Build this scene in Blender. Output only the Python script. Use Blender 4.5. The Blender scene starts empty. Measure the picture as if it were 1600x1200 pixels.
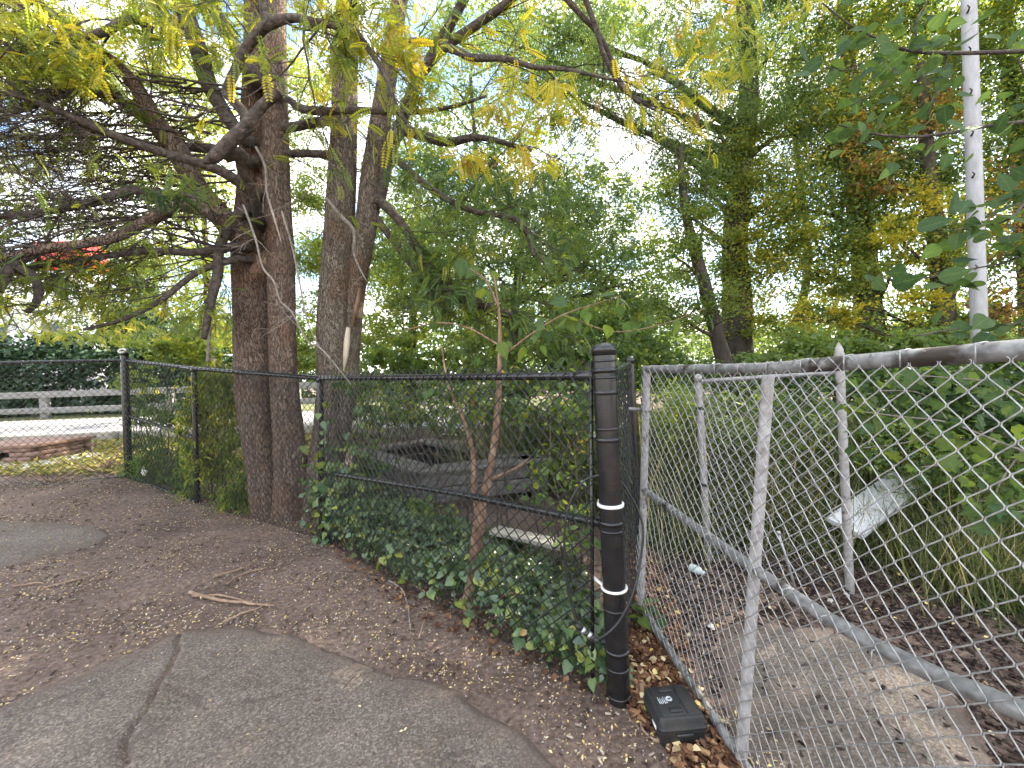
import bpy, math, random
import numpy as np
from mathutils import Vector, Matrix, noise

random.seed(7)
rng = np.random.default_rng(7)
C = bpy.context.scene.collection
R = math.radians
PI = math.pi

# ------------------------------------------------------------------ camera
F = 640.0            # focal length in pixels of a 1600 x 1200 frame
CAM_H = 1.5
PITCH, ROLL = -1.5, -2.0
cam_m = Matrix.Rotation(R(90 + PITCH), 3, 'X') @ Matrix.Rotation(R(ROLL), 3, 'Z')
cam_d = bpy.data.cameras.new('camera')
cam_d.sensor_width = 36.0
cam_d.lens = 36.0 * F / 1600.0
cam_d.clip_start = 0.05
cam_d.clip_end = 1000
cam = bpy.data.objects.new('camera', cam_d)
cam.matrix_world = Matrix.Translation((0, 0, CAM_H)) @ cam_m.to_4x4()
C.objects.link(cam)
sc = bpy.context.scene
sc.camera = cam

# ------------------------------------------------------------------ sky, sun, exposure
SUN_EL, SUN_AZ = 40.0, 60.0          # azimuth clockwise from +Y (the view direction)
w = bpy.data.worlds.new('World')
sc.world = w
w.use_nodes = True
nt = w.node_tree
nt.nodes.clear()
sky = nt.nodes.new('ShaderNodeTexSky')
sky.sky_type = 'NISHITA'
sky.sun_disc = False
sky.sun_elevation = R(SUN_EL)
sky.sun_rotation = R(SUN_AZ)
sky.air_density = 1.0
sky.dust_density = 0.6
sky.ozone_density = 1.4
tc = nt.nodes.new('ShaderNodeTexCoord')
mp = nt.nodes.new('ShaderNodeMapping')
mp.inputs['Scale'].default_value = (1.0, 1.0, 2.2)
cn = nt.nodes.new('ShaderNodeTexNoise')
cn.inputs['Scale'].default_value = 2.6
cn.inputs['Detail'].default_value = 9
cn.inputs['Roughness'].default_value = 0.6
cr = nt.nodes.new('ShaderNodeValToRGB')
cr.color_ramp.elements[0].position = 0.43
cr.color_ramp.elements[1].position = 0.58
mx = nt.nodes.new('ShaderNodeMix')
mx.data_type = 'RGBA'
mx.inputs[7].default_value = (7.4, 7.3, 7.2, 1)
bg = nt.nodes.new('ShaderNodeBackground')
bg.inputs['Strength'].default_value = 0.13
wo = nt.nodes.new('ShaderNodeOutputWorld')
L = nt.links.new
L(tc.outputs['Generated'], mp.inputs['Vector'])
L(mp.outputs[0], cn.inputs['Vector'])
L(cn.outputs[0], cr.inputs[0])
L(cr.outputs[0], mx.inputs[0])
L(sky.outputs[0], mx.inputs[6])
L(mx.outputs[2], bg.inputs[0])
L(bg.outputs[0], wo.inputs[0])
sl = bpy.data.lights.new('sun', 'SUN')
sl.energy = 4.2
sl.angle = R(0.53)
sl.color = (1.0, 0.93, 0.80)
so = bpy.data.objects.new('sun', sl)
sd = Vector((math.sin(R(SUN_AZ)) * math.cos(R(SUN_EL)), math.cos(R(SUN_AZ)) * math.cos(R(SUN_EL)), math.sin(R(SUN_EL))))
so.rotation_euler = sd.to_track_quat('Z', 'Y').to_euler()
so.location = (0, 0, 30)
C.objects.link(so)
sc.view_settings.view_transform = 'Standard'
sc.view_settings.look = 'None'
sc.view_settings.gamma = 1
sc.view_settings.exposure = 2.35
sc.cycles.max_bounces = 5
sc.cycles.diffuse_bounces = 3
sc.cycles.glossy_bounces = 2
sc.cycles.transmission_bounces = 4
sc.cycles.use_adaptive_sampling = True
sc.cycles.adaptive_threshold = 0.02

# ------------------------------------------------------------------ placing helpers
CM = np.array(cam_m)
def at(px, py, Y):
    """the point seen at photo pixel (px,py) standing Y metres ahead"""
    d = CM @ np.array([(px - 800) / F, (600 - py) / F, -1.0])
    return np.array([0, 0, CAM_H]) + d * (Y / d[1])
def hit(px, py, z):
    d = CM @ np.array([(px - 800) / F, (600 - py) / F, -1.0])
    return np.array([0, 0, CAM_H]) + d * ((z - CAM_H) / d[2])
def proj(P):
    P = np.asarray(P, float) - [0, 0, CAM_H]
    c = P @ CM
    return 800 + F * c[..., 0] / -c[..., 2], 600 - F * c[..., 1] / -c[..., 2]
def gz(x, y):
    s = -0.9 * np.asarray(x, float) + 0.35 * np.asarray(y, float)
    z = np.interp(s, [1.4, 2.91, 4.73, 6.3, 8.0], [0.0, 0.04, 0.2, 0.344, 0.37])
    return z
def ground_px(px, py):
    z = 0.0
    for _ in range(12):
        p = hit(px, py, z)
        z = float(gz(p[0], p[1]))
    return hit(px, py, z)

def nvec(v):
    return Vector((noise.noise(v + Vector((9.3, -1.5, -7.9))), noise.noise(v), noise.noise(v + Vector((-3.1, 6.7, 4.4)))))

# ------------------------------------------------------------------ mesh helpers
class MB:
    def __init__(s):
        s.v = []; s.f = []; s.n = 0; s.t = []
    def add(s, verts, faces, tint=None):
        verts = np.asarray(verts, float).reshape(-1, 3)
        s.v.append(verts)
        for f in faces:
            s.f.append(tuple(i + s.n for i in f))
        s.n += len(verts)
        s.t.append(np.full(len(verts), 0.0) if tint is None else np.broadcast_to(np.asarray(tint, float), (len(verts),)))
    def box(s, c, size, rot=None, tint=None):
        x, y, z = np.array(size) / 2.0
        v = np.array([(-x,-y,-z),(x,-y,-z),(x,y,-z),(-x,y,-z),(-x,-y,z),(x,-y,z),(x,y,z),(-x,y,z)])
        if rot is not None:
            v = v @ np.array(rot).T
        s.add(v + np.array(c), [(0,3,2,1),(4,5,6,7),(0,1,5,4),(1,2,6,5),(2,3,7,6),(3,0,4,7)], tint)
    def plank(s, a, b, wd, th, up=(0,0,1), ext=0.0):
        """board from a to b, width across, thickness along up"""
        a = np.array(a, float); b = np.array(b, float)
        d = b - a; ln = np.linalg.norm(d); d = d / ln
        up = np.array(up, float); side = np.cross(d, up); side /= np.linalg.norm(side); up = np.cross(side, d)
        rot = np.stack([d, side, up], 1)
        s.box((a + b) / 2, (ln + ext, wd, th), rot)
    def tube(s, pts, rad, sides=6, cap=True, wob=None, tint=None):
        pts = np.asarray(pts, float); n = len(pts)
        rad = np.broadcast_to(np.asarray(rad, float), (n,))
        T = np.gradient(pts, axis=0); T /= (np.linalg.norm(T, axis=1)[:, None] + 1e-9)
        ref = np.array([0, 0, 1.0]) if abs(T[0][2]) < 0.8 else np.array([0, 1.0, 0])
        u = np.cross(T[0], ref); u /= np.linalg.norm(u)
        ang = np.arange(sides) * 2 * PI / sides
        ca, sa = np.cos(ang), np.sin(ang)
        V = np.empty((n, sides, 3))
        for i in range(n):
            u = u - T[i] * np.dot(u, T[i]); u /= (np.linalg.norm(u) + 1e-9)
            v = np.cross(T[i], u)
            r = rad[i] if wob is None else rad[i] * wob(i, ang, pts[i])
            V[i] = pts[i] + (np.outer(ca * r, u) + np.outer(sa * r, v))
        base = s.n
        s.v.append(V.reshape(-1, 3)); s.n += n * sides
        s.t.append(np.full(n * sides, 0.0 if tint is None else tint))
        for i in range(n - 1):
            a = base + i * sides
            for k in range(sides):
                k2 = (k + 1) % sides
                s.f.append((a + k, a + k2, a + sides + k2, a + sides + k))
        if cap:
            s.f.append(tuple(base + k for k in range(sides))[::-1])
            s.f.append(tuple(base + (n - 1) * sides + k for k in range(sides)))
    def cyl(s, a, b, r, sides=16, r2=None):
        s.tube([a, b], [r, r if r2 is None else r2], sides)
    def lathe(s, c, prof, sides=24, axis=(0, 0, 1)):
        """prof: list of (radius, height) along axis from c"""
        ax = np.array(axis, float); ax /= np.linalg.norm(ax)
        s.tube([np.array(c) + ax * h for r, h in prof], [max(r, 1e-4) for r, h in prof], sides)
    def mesh(s, name, smooth=True):
        me = bpy.data.meshes.new(name)
        v = np.concatenate(s.v) if s.v else np.zeros((0, 3))
        me.from_pydata([], [], [])
        me.vertices.add(len(v)); me.vertices.foreach_set('co', v.ravel())
        cnt = np.array([len(f) for f in s.f], np.int32)
        idx = np.fromiter((i for f in s.f for i in f), np.int32, int(cnt.sum()))
        me.loops.add(len(idx)); me.loops.foreach_set('vertex_index', idx)
        me.polygons.add(len(cnt))
        st = np.zeros(len(cnt), np.int32); st[1:] = np.cumsum(cnt)[:-1]
        me.polygons.foreach_set('loop_start', st); me.polygons.foreach_set('loop_total', cnt)
        if smooth:
            me.polygons.foreach_set('use_smooth', np.ones(len(cnt), bool))
        me.update(calc_edges=True)
        t = np.concatenate(s.t) if s.t else np.zeros(0)
        if len(t) == len(v) and t.any():
            a = me.attributes.new('tint', 'FLOAT', 'POINT'); a.data.foreach_set('value', t.astype(np.float32))
        return me
    def build(s, name, mat, parent=None, smooth=True, kind=None):
        return link(name, s.mesh(name, smooth), mat, parent, kind)

def link(name, me, mat, parent=None, kind=None):
    if mat is not None and not me.materials:
        me.materials.append(mat)
    o = bpy.data.objects.new(name, me)
    C.objects.link(o)
    if parent is not None:
        o.parent = parent
        if parent.type == 'EMPTY':
            o.location = -parent.location
    if kind:
        o['kind'] = kind
    return o
def sharp(o, ang=35):
    me = o.data
    me.set_sharp_from_angle(angle=R(ang))
    return o
def bevel(o, wd, seg=2):
    m = o.modifiers.new('bevel', 'BEVEL'); m.width = wd; m.segments = seg; m.limit_method = 'ANGLE'
    return o
def thing(name, label, cat, loc, group=None):
    o = bpy.data.objects.new(name, None)
    o.empty_display_size = 0.1
    C.objects.link(o)
    o.location = Vector([float(q) for q in loc])
    return tag(o, label, cat, group)
def tag(o, label, cat, group=None, kind=None):
    o['label'] = label
    if cat: o['category'] = cat
    if group: o['group'] = group
    if kind: o['kind'] = kind
    return o

def quads_mesh(name, V, faces_per, tint, kinds=None):
    """V: (n, k, 3) vertices of n copies; faces_per: triangles of one copy"""
    n, k, _ = V.shape
    f = np.asarray(faces_per, np.int32)
    idx = (f[None] + (np.arange(n, dtype=np.int32) * k)[:, None, None]).reshape(-1)
    nf = n * len(f)
    me = bpy.data.meshes.new(name)
    me.vertices.add(n * k); me.vertices.foreach_set('co', V.reshape(-1).astype(np.float32))
    me.loops.add(len(idx)); me.loops.foreach_set('vertex_index', idx)
    me.polygons.add(nf)
    me.polygons.foreach_set('loop_start', np.arange(nf, dtype=np.int32) * 3)
    me.polygons.foreach_set('loop_total', np.full(nf, 3, np.int32))
    me.update(calc_edges=True)
    a = me.attributes.new('tint', 'FLOAT', 'POINT')
    a.data.foreach_set('value', np.repeat(tint.astype(np.float32), k))
    return me

# ------------------------------------------------------------------ materials
def ramp(nd, stops):
    e = nd.color_ramp.elements
    while len(e) > 1: e.remove(e[0])
    e[0].position = stops[0][0]; e[0].color = (*stops[0][1], 1)
    for p, c in stops[1:]:
        x = e.new(p); x.color = (*c, 1)
def base_mat(name):
    m = bpy.data.materials.new(name); m.use_nodes = True
    t = m.node_tree
    return m, t, t.nodes['Principled BSDF'], t.links.new
def noise_mat(name, stops, scale=10, stretch=(1, 1, 1), rough=0.8, detail=8, bump=0.0, bscale=None, metal=0.0, spec=0.3, nrough=0.6, second=None, dist=0.01):
    m, t, b, l = base_mat(name)
    tc = t.nodes.new('ShaderNodeTexCoord'); mp = t.nodes.new('ShaderNodeMapping')
    mp.inputs['Scale'].default_value = stretch
    l(tc.outputs['Object'], mp.inputs['Vector'])
    n = t.nodes.new('ShaderNodeTexNoise'); n.inputs['Scale'].default_value = scale
    n.inputs['Detail'].default_value = detail; n.inputs['Roughness'].default_value = nrough
    l(mp.outputs[0], n.inputs['Vector'])
    r = t.nodes.new('ShaderNodeValToRGB'); ramp(r, stops); l(n.outputs[0], r.inputs[0])
    col = r.outputs[0]
    if second:                      # (scale, colour, lo, hi): larger blotches of another colour
        n2 = t.nodes.new('ShaderNodeTexNoise'); n2.inputs['Scale'].default_value = second[0]; n2.inputs['Detail'].default_value = 5
        l(tc.outputs['Object'], n2.inputs['Vector'])
        mr = t.nodes.new('ShaderNodeMapRange'); mr.inputs[1].default_value = second[2]; mr.inputs[2].default_value = second[3]
        l(n2.outputs[0], mr.inputs[0])
        mx = t.nodes.new('ShaderNodeMix'); mx.data_type = 'RGBA'; mx.inputs[7].default_value = (*second[1], 1)
        l(mr.outputs[0], mx.inputs[0]); l(col, mx.inputs[6]); col = mx.outputs[2]
    l(col, b.inputs['Base Color'])
    b.inputs['Roughness'].default_value = rough; b.inputs['Metallic'].default_value = metal
    b.inputs['Specular IOR Level'].default_value = spec
    if bump:
        n3 = t.nodes.new('ShaderNodeTexNoise'); n3.inputs['Scale'].default_value = bscale or scale * 2; n3.inputs['Detail'].default_value = 8
        l(mp.outputs[0], n3.inputs['Vector'])
        bp = t.nodes.new('ShaderNodeBump'); bp.inputs['Strength'].default_value = bump; bp.inputs['Distance'].default_value = dist
        l(n3.outputs[0], bp.inputs['Height']); l(bp.outputs[0], b.inputs['Normal'])
    return m
LEAF_STOPS = [(0.0, (0.030, 0.060, 0.030)), (0.25, (0.074, 0.128, 0.052)), (0.48, (0.130, 0.185, 0.050)),
              (0.66, (0.22, 0.25, 0.035)), (0.82, (0.47, 0.38, 0.04)), (0.91, (0.30, 0.19, 0.05)), (1.0, (0.19, 0.10, 0.055))]
def leaf_mat(name, source='tint', stops=LEAF_STOPS, trans=0.50, rough=0.5, lo=0.0, hi=1.0, spec=0.35):
    m, t, b, l = base_mat(name)
    if source == 'tint':
        a = t.nodes.new('ShaderNodeAttribute'); a.attribute_name = 'tint'; val = a.outputs['Fac']
    else:
        a = t.nodes.new('ShaderNodeObjectInfo'); val = a.outputs['Random']
        mr = t.nodes.new('ShaderNodeMapRange'); mr.inputs[3].default_value = lo; mr.inputs[4].default_value = hi
        l(val, mr.inputs[0]); val = mr.outputs[0]
    r = t.nodes.new('ShaderNodeValToRGB'); ramp(r, stops); l(val, r.inputs[0])
    if source != 'tint':               # midrib, side veins and blemishes in the leaf's own space
        tc = t.nodes.new('ShaderNodeTexCoord'); sx = t.nodes.new('ShaderNodeSeparateXYZ'); l(tc.outputs['Object'], sx.inputs[0])
        def mth(op, a, b_=None, c=None):
            n = t.nodes.new('ShaderNodeMath'); n.operation = op
            for k, q in enumerate((a, b_, c)):
                if q is None: continue
                if isinstance(q, (int, float)): n.inputs[k].default_value = q
                else: l(q, n.inputs[k])
            return n.outputs[0]
        ab = mth('ABSOLUTE', sx.outputs[0])
        vv = mth('FRACT', mth('MULTIPLY', mth('MULTIPLY_ADD', ab, -0.75, sx.outputs[1]), 7.0))
        vein = mth('MAXIMUM', mth('LESS_THAN', vv, 0.13), mth('LESS_THAN', ab, 0.022))
        nz = t.nodes.new('ShaderNodeTexNoise'); nz.inputs['Scale'].default_value = 3.2; nz.inputs['Detail'].default_value = 6; l(tc.outputs['Object'], nz.inputs['Vector'])
        val2 = mth('ADD', mth('MULTIPLY_ADD', nz.outputs[0], 0.34, -0.17), mth('MULTIPLY_ADD', vein, 0.13, val))
        l(val2, r.inputs[0])
        bp = t.nodes.new('ShaderNodeBump'); bp.inputs['Strength'].default_value = 0.35; bp.inputs['Distance'].default_value = 0.03; bp.invert = True
        l(mth('ADD', vein, nz.outputs[0]), bp.inputs['Height']); l(bp.outputs[0], b.inputs['Normal'])
    l(r.outputs[0], b.inputs['Base Color'])
    b.inputs['Roughness'].default_value = rough; b.inputs['Specular IOR Level'].default_value = spec
    tr = t.nodes.new('ShaderNodeBsdfTranslucent')
    hs = t.nodes.new('ShaderNodeMix'); hs.data_type = 'RGBA'; hs.blend_type = 'MULTIPLY'; hs.inputs[0].default_value = 1
    hs.inputs[7].default_value = (1.9, 1.75, 0.8, 1)
    l(r.outputs[0], hs.inputs[6]); l(hs.outputs[2], tr.inputs[0])
    ms = t.nodes.new('ShaderNodeMixShader'); ms.inputs[0].default_value = trans
    l(b.outputs[0], ms.inputs[1]); l(tr.outputs[0], ms.inputs[2])
    l(ms.outputs[0], t.nodes['Material Output'].inputs['Surface'])
    return m

M = {}
M['leaf'] = leaf_mat('foliage')
M['ivy'] = leaf_mat('ivy_foliage', trans=0.22, rough=0.28, spec=0.6)
M['leaf_obj'] = leaf_mat('broad_leaf', 'obj', lo=0.10, hi=0.50, trans=0.5, rough=0.6, spec=.18)
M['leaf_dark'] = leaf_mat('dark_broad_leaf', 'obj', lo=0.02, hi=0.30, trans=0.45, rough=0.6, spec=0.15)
M['ivy_obj'] = leaf_mat('ivy_leaf', 'obj', lo=0.05, hi=0.62, trans=0.25, rough=0.32, spec=0.55)
M['hedge'] = leaf_mat('hedge_foliage', trans=0.12, rough=0.5)
M['litter'] = leaf_mat('litter_leaf', trans=0.15, rough=0.7, stops=[(0, (0.10, 0.05, 0.03)), (0.3, (0.22, 0.12, 0.06)), (0.55, (0.46, 0.36, 0.20)), (0.8, (0.62, 0.52, 0.30)), (1, (0.66, 0.48, 0.10))])
M['bark'] = noise_mat('locust_bark', [(0.28, (0.035, 0.025, 0.020)), (0.45, (0.13, 0.088, 0.064)), (0.6, (0.21, 0.150, 0.115)), (0.75, (0.30, 0.24, 0.19))], 16, (1, 1, 0.22), 0.9, bump=0.9, bscale=22, dist=0.02, second=(1.6, (0.20, 0.10, 0.055), 0.5, 0.75))
def bark_mat(name, fiss, plate, pale, red, sc=1.0):
    m, t, b, l = base_mat(name)
    tc = t.nodes.new('ShaderNodeTexCoord'); mp = t.nodes.new('ShaderNodeMapping'); mp.inputs['Scale'].default_value = (52 * sc, 52 * sc, 9 * sc)
    nd = t.nodes.new('ShaderNodeTexNoise'); nd.inputs['Scale'].default_value = 9; nd.inputs['Detail'].default_value = 5
    l(tc.outputs['Object'], nd.inputs['Vector'])
    ad = t.nodes.new('ShaderNodeMix'); ad.data_type = 'RGBA'; ad.blend_type = 'ADD'; ad.inputs[0].default_value = 0.10
    l(tc.outputs['Object'], ad.inputs[6]); l(nd.outputs['Color'], ad.inputs[7]); l(ad.outputs[2], mp.inputs['Vector'])
    v = t.nodes.new('ShaderNodeTexVoronoi'); v.feature = 'DISTANCE_TO_EDGE'; v.inputs['Scale'].default_value = 1.0; l(mp.outputs[0], v.inputs['Vector'])
    v2 = t.nodes.new('ShaderNodeTexVoronoi'); v2.inputs['Scale'].default_value = 1.0; l(mp.outputs[0], v2.inputs['Vector'])
    n = t.nodes.new('ShaderNodeTexNoise'); n.inputs['Scale'].default_value = 60; n.inputs['Detail'].default_value = 8; n.inputs['Roughness'].default_value = .7; l(tc.outputs['Object'], n.inputs['Vector'])
    r = t.nodes.new('ShaderNodeValToRGB'); ramp(r, [(0.3, plate), (0.7, pale)])
    sp = t.nodes.new('ShaderNodeSeparateColor'); l(v2.outputs['Color'], sp.inputs[0])
    av = t.nodes.new('ShaderNodeMath'); av.operation = 'MULTIPLY_ADD'; av.inputs[1].default_value = .45; l(sp.outputs[0], av.inputs[0]); l(n.outputs[0], av.inputs[2])
    hf = t.nodes.new('ShaderNodeMath'); hf.operation = 'MULTIPLY'; hf.inputs[1].default_value = .68; l(av.outputs[0], hf.inputs[0]); l(hf.outputs[0], r.inputs[0])
    big = t.nodes.new('ShaderNodeTexNoise'); big.inputs['Scale'].default_value = 2.2; big.inputs['Detail'].default_value = 4; l(tc.outputs['Object'], big.inputs['Vector'])
    mr = t.nodes.new('ShaderNodeMapRange'); mr.inputs[1].default_value = .48; mr.inputs[2].default_value = .7; l(big.outputs[0], mr.inputs[0])
    m1 = t.nodes.new('ShaderNodeMix'); m1.data_type = 'RGBA'; m1.inputs[7].default_value = (*red, 1); l(mr.outputs[0], m1.inputs[0]); l(r.outputs[0], m1.inputs[6])
    er = t.nodes.new('ShaderNodeMapRange'); er.inputs[1].default_value = 0.0; er.inputs[2].default_value = 0.11; l(v.outputs[0], er.inputs[0])
    m2 = t.nodes.new('ShaderNodeMix'); m2.data_type = 'RGBA'; m2.inputs[6].default_value = (*fiss, 1); l(er.outputs[0], m2.inputs[0]); l(m1.outputs[2], m2.inputs[7])
    l(m2.outputs[2], b.inputs['Base Color']); b.inputs['Roughness'].default_value = .92; b.inputs['Specular IOR Level'].default_value = .15
    h = t.nodes.new('ShaderNodeMath'); h.operation = 'MULTIPLY_ADD'; h.inputs[1].default_value = .35; l(n.outputs[0], h.inputs[0]); l(er.outputs[0], h.inputs[2])
    bp = t.nodes.new('ShaderNodeBump'); bp.inputs['Strength'].default_value = 1.0; bp.inputs['Distance'].default_value = 0.008; l(h.outputs[0], bp.inputs['Height']); l(bp.outputs[0], b.inputs['Normal'])
    return m
M['bark'] = bark_mat('plated_bark', (0.062, 0.043, 0.034), (0.115, 0.080, 0.060), (0.225, 0.168, 0.132), (0.18, 0.105, 0.068))
M['bark_grey'] = bark_mat('grey_plated_bark', (0.055, 0.043, 0.034), (0.12, 0.093, 0.070), (0.26, 0.215, 0.17), (0.17, 0.11, 0.07), 1.2)
M['bark_limb'] = noise_mat('limb_bark', [(0.3, (0.030, 0.024, 0.020)), (0.55, (0.085, 0.066, 0.054)), (0.75, (0.17, 0.138, 0.112))], 24, (1, 1, 1), 0.85, bump=0.9, dist=0.02)
M['bark_dark'] = noise_mat('dark_bark', [(0.3, (0.022, 0.018, 0.015)), (0.6, (0.075, 0.058, 0.045)), (0.8, (0.13, 0.11, 0.09))], 9, (1, 1, 0.3), 0.9, bump=0.6)
M['dead'] = noise_mat('dead_twig', [(0.3, (0.11, 0.09, 0.075)), (0.7, (0.30, 0.26, 0.22))], 30, rough=0.9)
M['sapling'] = noise_mat('sapling_bark', [(0.3, (0.09, 0.050, 0.030)), (0.5, (0.18, 0.105, 0.064)), (0.72, (0.30, 0.205, 0.14))], 30, (1, 1, 0.25), 0.75, bump=0.3)
M['bare_wood'] = noise_mat('bare_wood', [(0.3, (0.42, 0.33, 0.24)), (0.7, (0.70, 0.62, 0.50))], 20, (1, 1, 0.1), 0.7)
M['black'] = noise_mat('black_vinyl', [(0.3, (0.006, 0.006, 0.007)), (0.7, (0.016, 0.015, 0.015))], 20, rough=0.26, spec=0.5, second=(5, (0.030, 0.020, 0.014), 0.55, 0.8))
M['black_wire'] = noise_mat('black_wire', [(0.3, (0.006, 0.006, 0.007)), (0.7, (0.014, 0.014, 0.014))], 30, rough=0.38, spec=0.45)
M['galv'] = noise_mat('galvanised_pipe', [(0.3, (0.13, 0.125, 0.12)), (0.55, (0.28, 0.275, 0.27)), (0.75, (0.42, 0.41, 0.405))], 26, rough=0.48, metal=0.55, spec=0.5, bump=0.15, second=(9, (0.060, 0.048, 0.040), 0.54, 0.66))
M['galv_white'] = noise_mat('weathered_pipe', [(0.3, (0.22, 0.20, 0.19)), (0.6, (0.36, 0.34, 0.33)), (0.8, (0.46, 0.445, 0.435))], 30, rough=0.6, metal=0.25, bump=0.15, second=(16, (0.10, 0.08, 0.06), 0.60, 0.72))
M['galv_wire'] = noise_mat('galvanised_wire', [(0.3, (0.20, 0.195, 0.19)), (0.7, (0.42, 0.41, 0.40))], 60, rough=0.42, metal=0.5, spec=0.5)
M['zip'] = noise_mat('white_nylon', [(0.3, (0.62, 0.60, 0.56)), (0.7, (0.80, 0.79, 0.76))], 40, rough=0.4)
M['plastic'] = noise_mat('black_plastic', [(0.3, (0.011, 0.011, 0.012)), (0.7, (0.026, 0.026, 0.027))], 300, rough=0.48, spec=0.45, bump=0.12, second=(7, (0.050, 0.040, 0.032), 0.58, 0.8))
M['print'] = noise_mat('grey_print', [(0.35, (0.30, 0.31, 0.33)), (0.6, (0.62, 0.63, 0.65))], 160, rough=0.6)
M['cable'] = noise_mat('cable_sheath', [(0.3, (0.012, 0.012, 0.012)), (0.7, (0.035, 0.034, 0.032))], 30, rough=0.35)
M['steel'] = noise_mat('worn_steel', [(0.3, (0.25, 0.25, 0.25)), (0.7, (0.6, 0.6, 0.6))], 40, rough=0.35, metal=0.8)
M['wood_grey'] = noise_mat('weathered_wood', [(0.3, (0.060, 0.053, 0.047)), (0.55, (0.15, 0.135, 0.12)), (0.75, (0.25, 0.23, 0.21))], 12, (0.3, 3, 3), 0.85, bump=0.4)
M['wood_pale'] = noise_mat('pale_board', [(0.3, (0.24, 0.22, 0.18)), (0.7, (0.46, 0.43, 0.37))], 12, (0.5, 3, 3), 0.8, bump=0.3)
M['rail'] = noise_mat('rail_timber', [(0.3, (0.15, 0.14, 0.13)), (0.7, (0.24, 0.23, 0.215))], 8, (0.4, 2, 2), 0.8, bump=0.2)
M['white'] = noise_mat('white_paint', [(0.3, (0.46, 0.47, 0.48)), (0.7, (0.60, 0.60, 0.60))], 12, rough=0.5, second=(7, (0.20, 0.18, 0.15), 0.52, 0.72))
M['pole'] = noise_mat('pale_pole', [(0.3, (0.25, 0.24, 0.24)), (0.55, (0.34, 0.335, 0.34)), (0.8, (0.42, 0.41, 0.42))], 6, (2, 2, 0.6), 0.55, spec=0.4, bump=0.06, second=(4, (0.24, 0.21, 0.19), 0.55, 0.8))
def tint_mat(name, stops, rough=.9):
    m, t, b, l = base_mat(name); a = t.nodes.new('ShaderNodeAttribute'); a.attribute_name = 'tint'
    r = t.nodes.new('ShaderNodeValToRGB'); ramp(r, stops); l(a.outputs['Fac'], r.inputs[0]); l(r.outputs[0], b.inputs['Base Color'])
    b.inputs['Roughness'].default_value = rough; b.inputs['Specular IOR Level'].default_value = .15
    return m
M['chip'] = tint_mat('wood_chip', [(0, (0.040, 0.027, 0.021)), (0.4, (0.105, 0.073, 0.056)), (0.75, (0.19, 0.14, 0.11)), (1, (0.40, 0.32, 0.26))])
M['mulch'] = tint_mat('red_mulch', [(0, (0.035, 0.017, 0.011)), (0.45, (0.115, 0.055, 0.030)), (0.8, (0.22, 0.115, 0.06)), (1, (0.36, 0.22, 0.12))])
M['dark_chip'] = tint_mat('dark_chip', [(0, (0.014, 0.010, 0.008)), (0.6, (0.050, 0.034, 0.027)), (1, (0.13, 0.095, 0.075))])
M['pebble'] = tint_mat('pebble', [(0, (0.09, 0.08, 0.075)), (0.5, (0.30, 0.27, 0.25)), (1, (0.62, 0.58, 0.54))])
M['stick'] = noise_mat('stick', [(0.3, (0.15, 0.09, 0.06)), (0.7, (0.36, 0.25, 0.17))], 14, (1, 1, 1), 0.85)
M['concrete'] = noise_mat('old_concrete', [(0.3, (0.30, 0.27, 0.24)), (0.7, (0.52, 0.48, 0.43))], 8, rough=0.9, bump=0.4)
M['kerb'] = noise_mat('kerb_stone', [(0.3, (0.16, 0.14, 0.11)), (0.7, (0.36, 0.32, 0.27))], 7, rough=0.9, bump=0.6)
M['brick'] = noise_mat('red_brick', [(0.3, (0.17, 0.10, 0.075)), (0.7, (0.30, 0.19, 0.145))], 9, rough=0.9, bump=0.4)
M['road'] = noise_mat('pale_asphalt', [(0.3, (0.20, 0.19, 0.18)), (0.7, (0.30, 0.28, 0.26))], 5, rough=0.9, bump=0.3)
M['bottle'] = noise_mat('bottle_plastic', [(0.3, (0.42, 0.52, 0.52)), (0.7, (0.62, 0.68, 0.66))], 20, rough=0.2, spec=0.6)
M['wall'] = noise_mat('white_wall', [(0.3, (0.62, 0.63, 0.68)), (0.7, (0.74, 0.74, 0.78))], 2, rough=0.8)
M['red'] = noise_mat('red_panel', [(0.3, (0.60, 0.035, 0.025)), (0.7, (0.72, 0.05, 0.035))], 2, rough=0.5)
M['glass'] = noise_mat('dark_glass', [(0.3, (0.03, 0.04, 0.05)), (0.7, (0.06, 0.07, 0.08))], 2, rough=0.1, spec=0.6)
M['cardboard'] = noise_mat('cardboard', [(0.3, (0.30, 0.18, 0.11)), (0.7, (0.46, 0.30, 0.20))], 12, rough=0.9)
M['blade'] = leaf_mat('grass_blade', trans=0.35, rough=0.55, stops=[(0, (0.05, 0.075, 0.025)), (0.4, (0.11, 0.13, 0.05)), (0.7, (0.24, 0.22, 0.10)), (1, (0.40, 0.33, 0.20))])
M['cover'] = leaf_mat('ground_cover', trans=0.3, rough=0.6, stops=[(0, (0.09, 0.11, 0.03)), (0.5, (0.22, 0.21, 0.055)), (1, (0.38, 0.30, 0.10))])

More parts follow.
